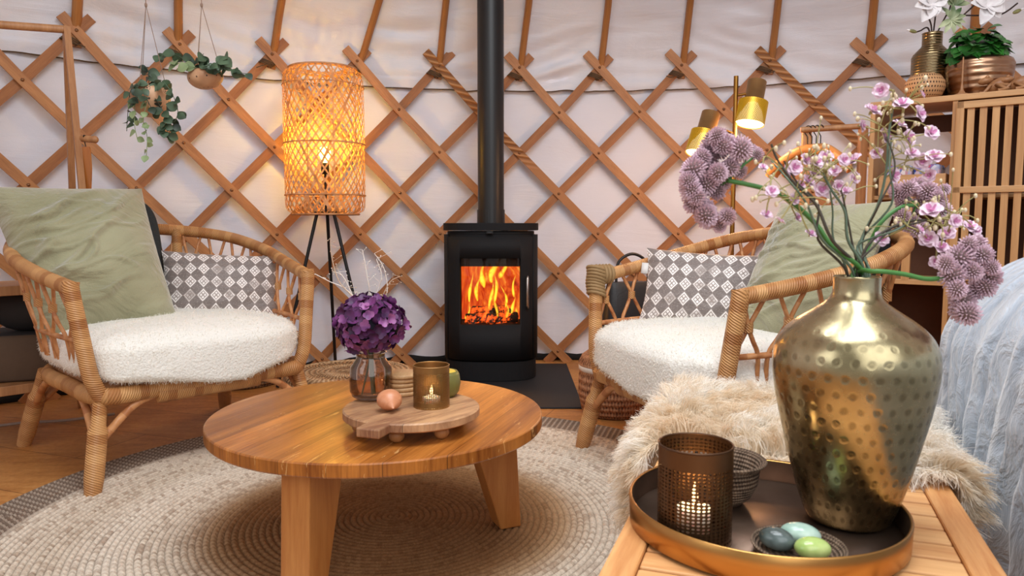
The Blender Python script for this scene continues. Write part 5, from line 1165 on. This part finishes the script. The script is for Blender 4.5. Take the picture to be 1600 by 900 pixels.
def frog(name, px, ydep, sc, rz, lb):
    o = thing(name, lb, 'figurine', tuple(sl(onshelf(px, ydep), ydep, ZS)), rz, 'carved wooden frogs'); m_ = MB()
    R_ = Matrix.Rotation(-.45, 3, 'Y'); m_.ell(Vector((0, 0, .032))*sc, Vector((.042, .030, .024))*sc, 10, 16, R_); m_.ell(Vector((-.042, 0, .050))*sc, Vector((.026, .026, .014))*sc, 8, 14, Matrix.Rotation(-.15, 3, 'Y'))
    for s_ in (-1, 1):
        m_.ell(Vector((-.036, s_*.015, .062))*sc, Vector((.007, .007, .007))*sc, 6, 8)
        m_.tube([Vector((-.025, s_*.022, .03))*sc, Vector((-.035, s_*.032, .015))*sc, Vector((-.045, s_*.03, .003))*sc, Vector((-.06, s_*.034, .003))*sc], .006*sc, 7)
        m_.tube([Vector((.03, s_*.022, .025))*sc, Vector((-.005, s_*.040, .026))*sc, Vector((.03, s_*.042, .008))*sc, Vector((-.002, s_*.048, .004))*sc], .009*sc, 7)
    m_.build('body', M['frog'], o)
frog('frog_figurine', 1560, .075, 1.0, SROT+.1, 'carved wooden frog in front of the copper planter on the shelf'); frog('frog_figurine', 1592, .06, .9, SROT-.1, 'carved wooden frog at the right edge of the shelf top')
m_ = MB(); m_.lathe([(.001, 0), (.03, 0), (.045, .02), (.048, .045), (.04, .065), (.001, .07)], 28); tag(m_.build('wooden_pot', M['frog'], loc=sl(onshelf(1606, .2), .2, ZS)), 'small round wooden pot behind the frogs at the shelf edge', 'pot')
# magnolia branches
mo = sl(xv, yv, ZS+.275); mg = thing('magnolia_branch', 'white magnolia branches with variegated leaves in the brass bottle vase', 'flower', tuple(mo)); YV = mo.y-.02
m_ = MB()
for pth in ([(1455, 40), (1450, 25), (1453, 18)], [(1461, 30), (1463, 12), (1465, -10)], [(1470, 40), (1478, 25), (1485, 10), (1490, -20)], [(1450, 44), (1438, 48), (1432, 50)], [(1480, 24), (1505, 24), (1535, 24), (1565, 22), (1590, 5)], [(1505, 24), (1520, 10), (1535, -5)]):
    m_.tube(spline(([tuple(mo+Vector((0, 0, -.03)))] if pth[0][1] > 28 else [])+[tuple(at(x, y, YV)) for x, y in pth], 6), .0032, 6)
m_.build('branch', M['branch'], mg, mo)
def petal_flower(px, py, s, rs):
    m_ = MB(); c = at(px, py, YV-.02)
    for q in range(7):
        a_ = q*2*PI/7+rs.random(); d_ = Vector((math.cos(a_), -.4+.3*rs.random(), math.sin(a_)*.8)); leaf(m_, c, d_, Vector((0, -1, .2)), s*rs.uniform(.8, 1.15), s*.42, .6)
    m_.build('bloom', M['white_petal'], mg, mo)
rs = random.Random(9); petal_flower(1455, 6, .075, rs); petal_flower(1542, 8, .075, rs); petal_flower(1472, -18, .07, rs)
for (x, y, L, a_) in ((1431, 50, .03, 2.9), (1584, 20, .034, .4), (1530, 2, .04, 1.1), (1450, 20, .025, 1.8), (1472, 18, .026, .3)):
    m_ = MB(); c = at(x, y, YV); R_ = Matrix.Rotation(-a_, 3, 'Y'); m_.ell(c+R_ @ Vector((L*.4, 0, 0)), (L*.55, L*.24, L*.24), 8, 12, R_); m_.build('bud', M['bud_green'], mg, mo)
    m_ = MB(); m_.ell(c+R_ @ Vector((L*.95, 0, 0)), (L*.4, L*.12, L*.12), 6, 8, R_); m_.build('petal_tip', M['white_petal'], mg, mo)
m_ = MB(); c = at(1486, 30, YV-.02)
for a_ in (-2.6, -2.0, -1.3, -.6, -.15, .3, .9, 1.5, 2.2): leaf(m_, c, Vector((math.cos(a_), -.25, math.sin(a_))), Vector((0, -1, .3)), .058, .0115, .3)
c2 = at(1492, 8, YV-.01)
for a_ in (.2, .8, 1.5, 2.2, 2.8): leaf(m_, c2, Vector((math.cos(a_), -.2, math.sin(a_))), Vector((0, -1, .3)), .06, .012, .3)
m_.build('leaves', M['leaf_var'], mg, mo)
# ------------------------------------------------------------------ light
w = bpy.data.worlds.new('world'); bpy.context.scene.world = w; w.use_nodes = True; bgn = w.node_tree.nodes['Background']; bgn.inputs[0].default_value = (1, .955, .92, 1); bgn.inputs[1].default_value = .42
light('crown_skylight', 'AREA', (.25, .9, 2.95), 74, (.91, .955, 1.0), 1.5, (0, 0, 0))
light('rear_fill', 'AREA', (.9, -1.6, 2.2), 54, (.95, .975, 1.0), 2.8, (D(62), 0, D(8)))  # added soft fill lamp behind the camera, no doorway is built
light('left_fill', 'AREA', (-2.6, -.6, 2.0), 18, (.94, .97, 1.0), 1.6, (D(60), 0, D(-55)))  # added fill lamp from the left rear, no window stands there
# ------------------------------------------------------------------ camera
cam = bpy.data.cameras.new('camera'); co_ = bpy.data.objects.new('camera', cam); C.objects.link(co_)
cam.sensor_fit = 'HORIZONTAL'; cam.sensor_width = 36; cam.lens = 36*F/1600; cam.clip_start = .02; cam.dof.use_dof = True; cam.dof.focus_distance = 2.3; cam.dof.aperture_fstop = 13
co_.location = (0, 0, CAMH); co_.rotation_euler = (PI/2-PITCH, 0, 0); bpy.context.scene.camera = co_
sc = bpy.context.scene; sc.view_settings.view_transform = 'Standard'; sc.view_settings.look = 'None'; sc.view_settings.exposure = 0; sc.cycles.max_bounces = 8; sc.cycles.transparent_max_bounces = 24
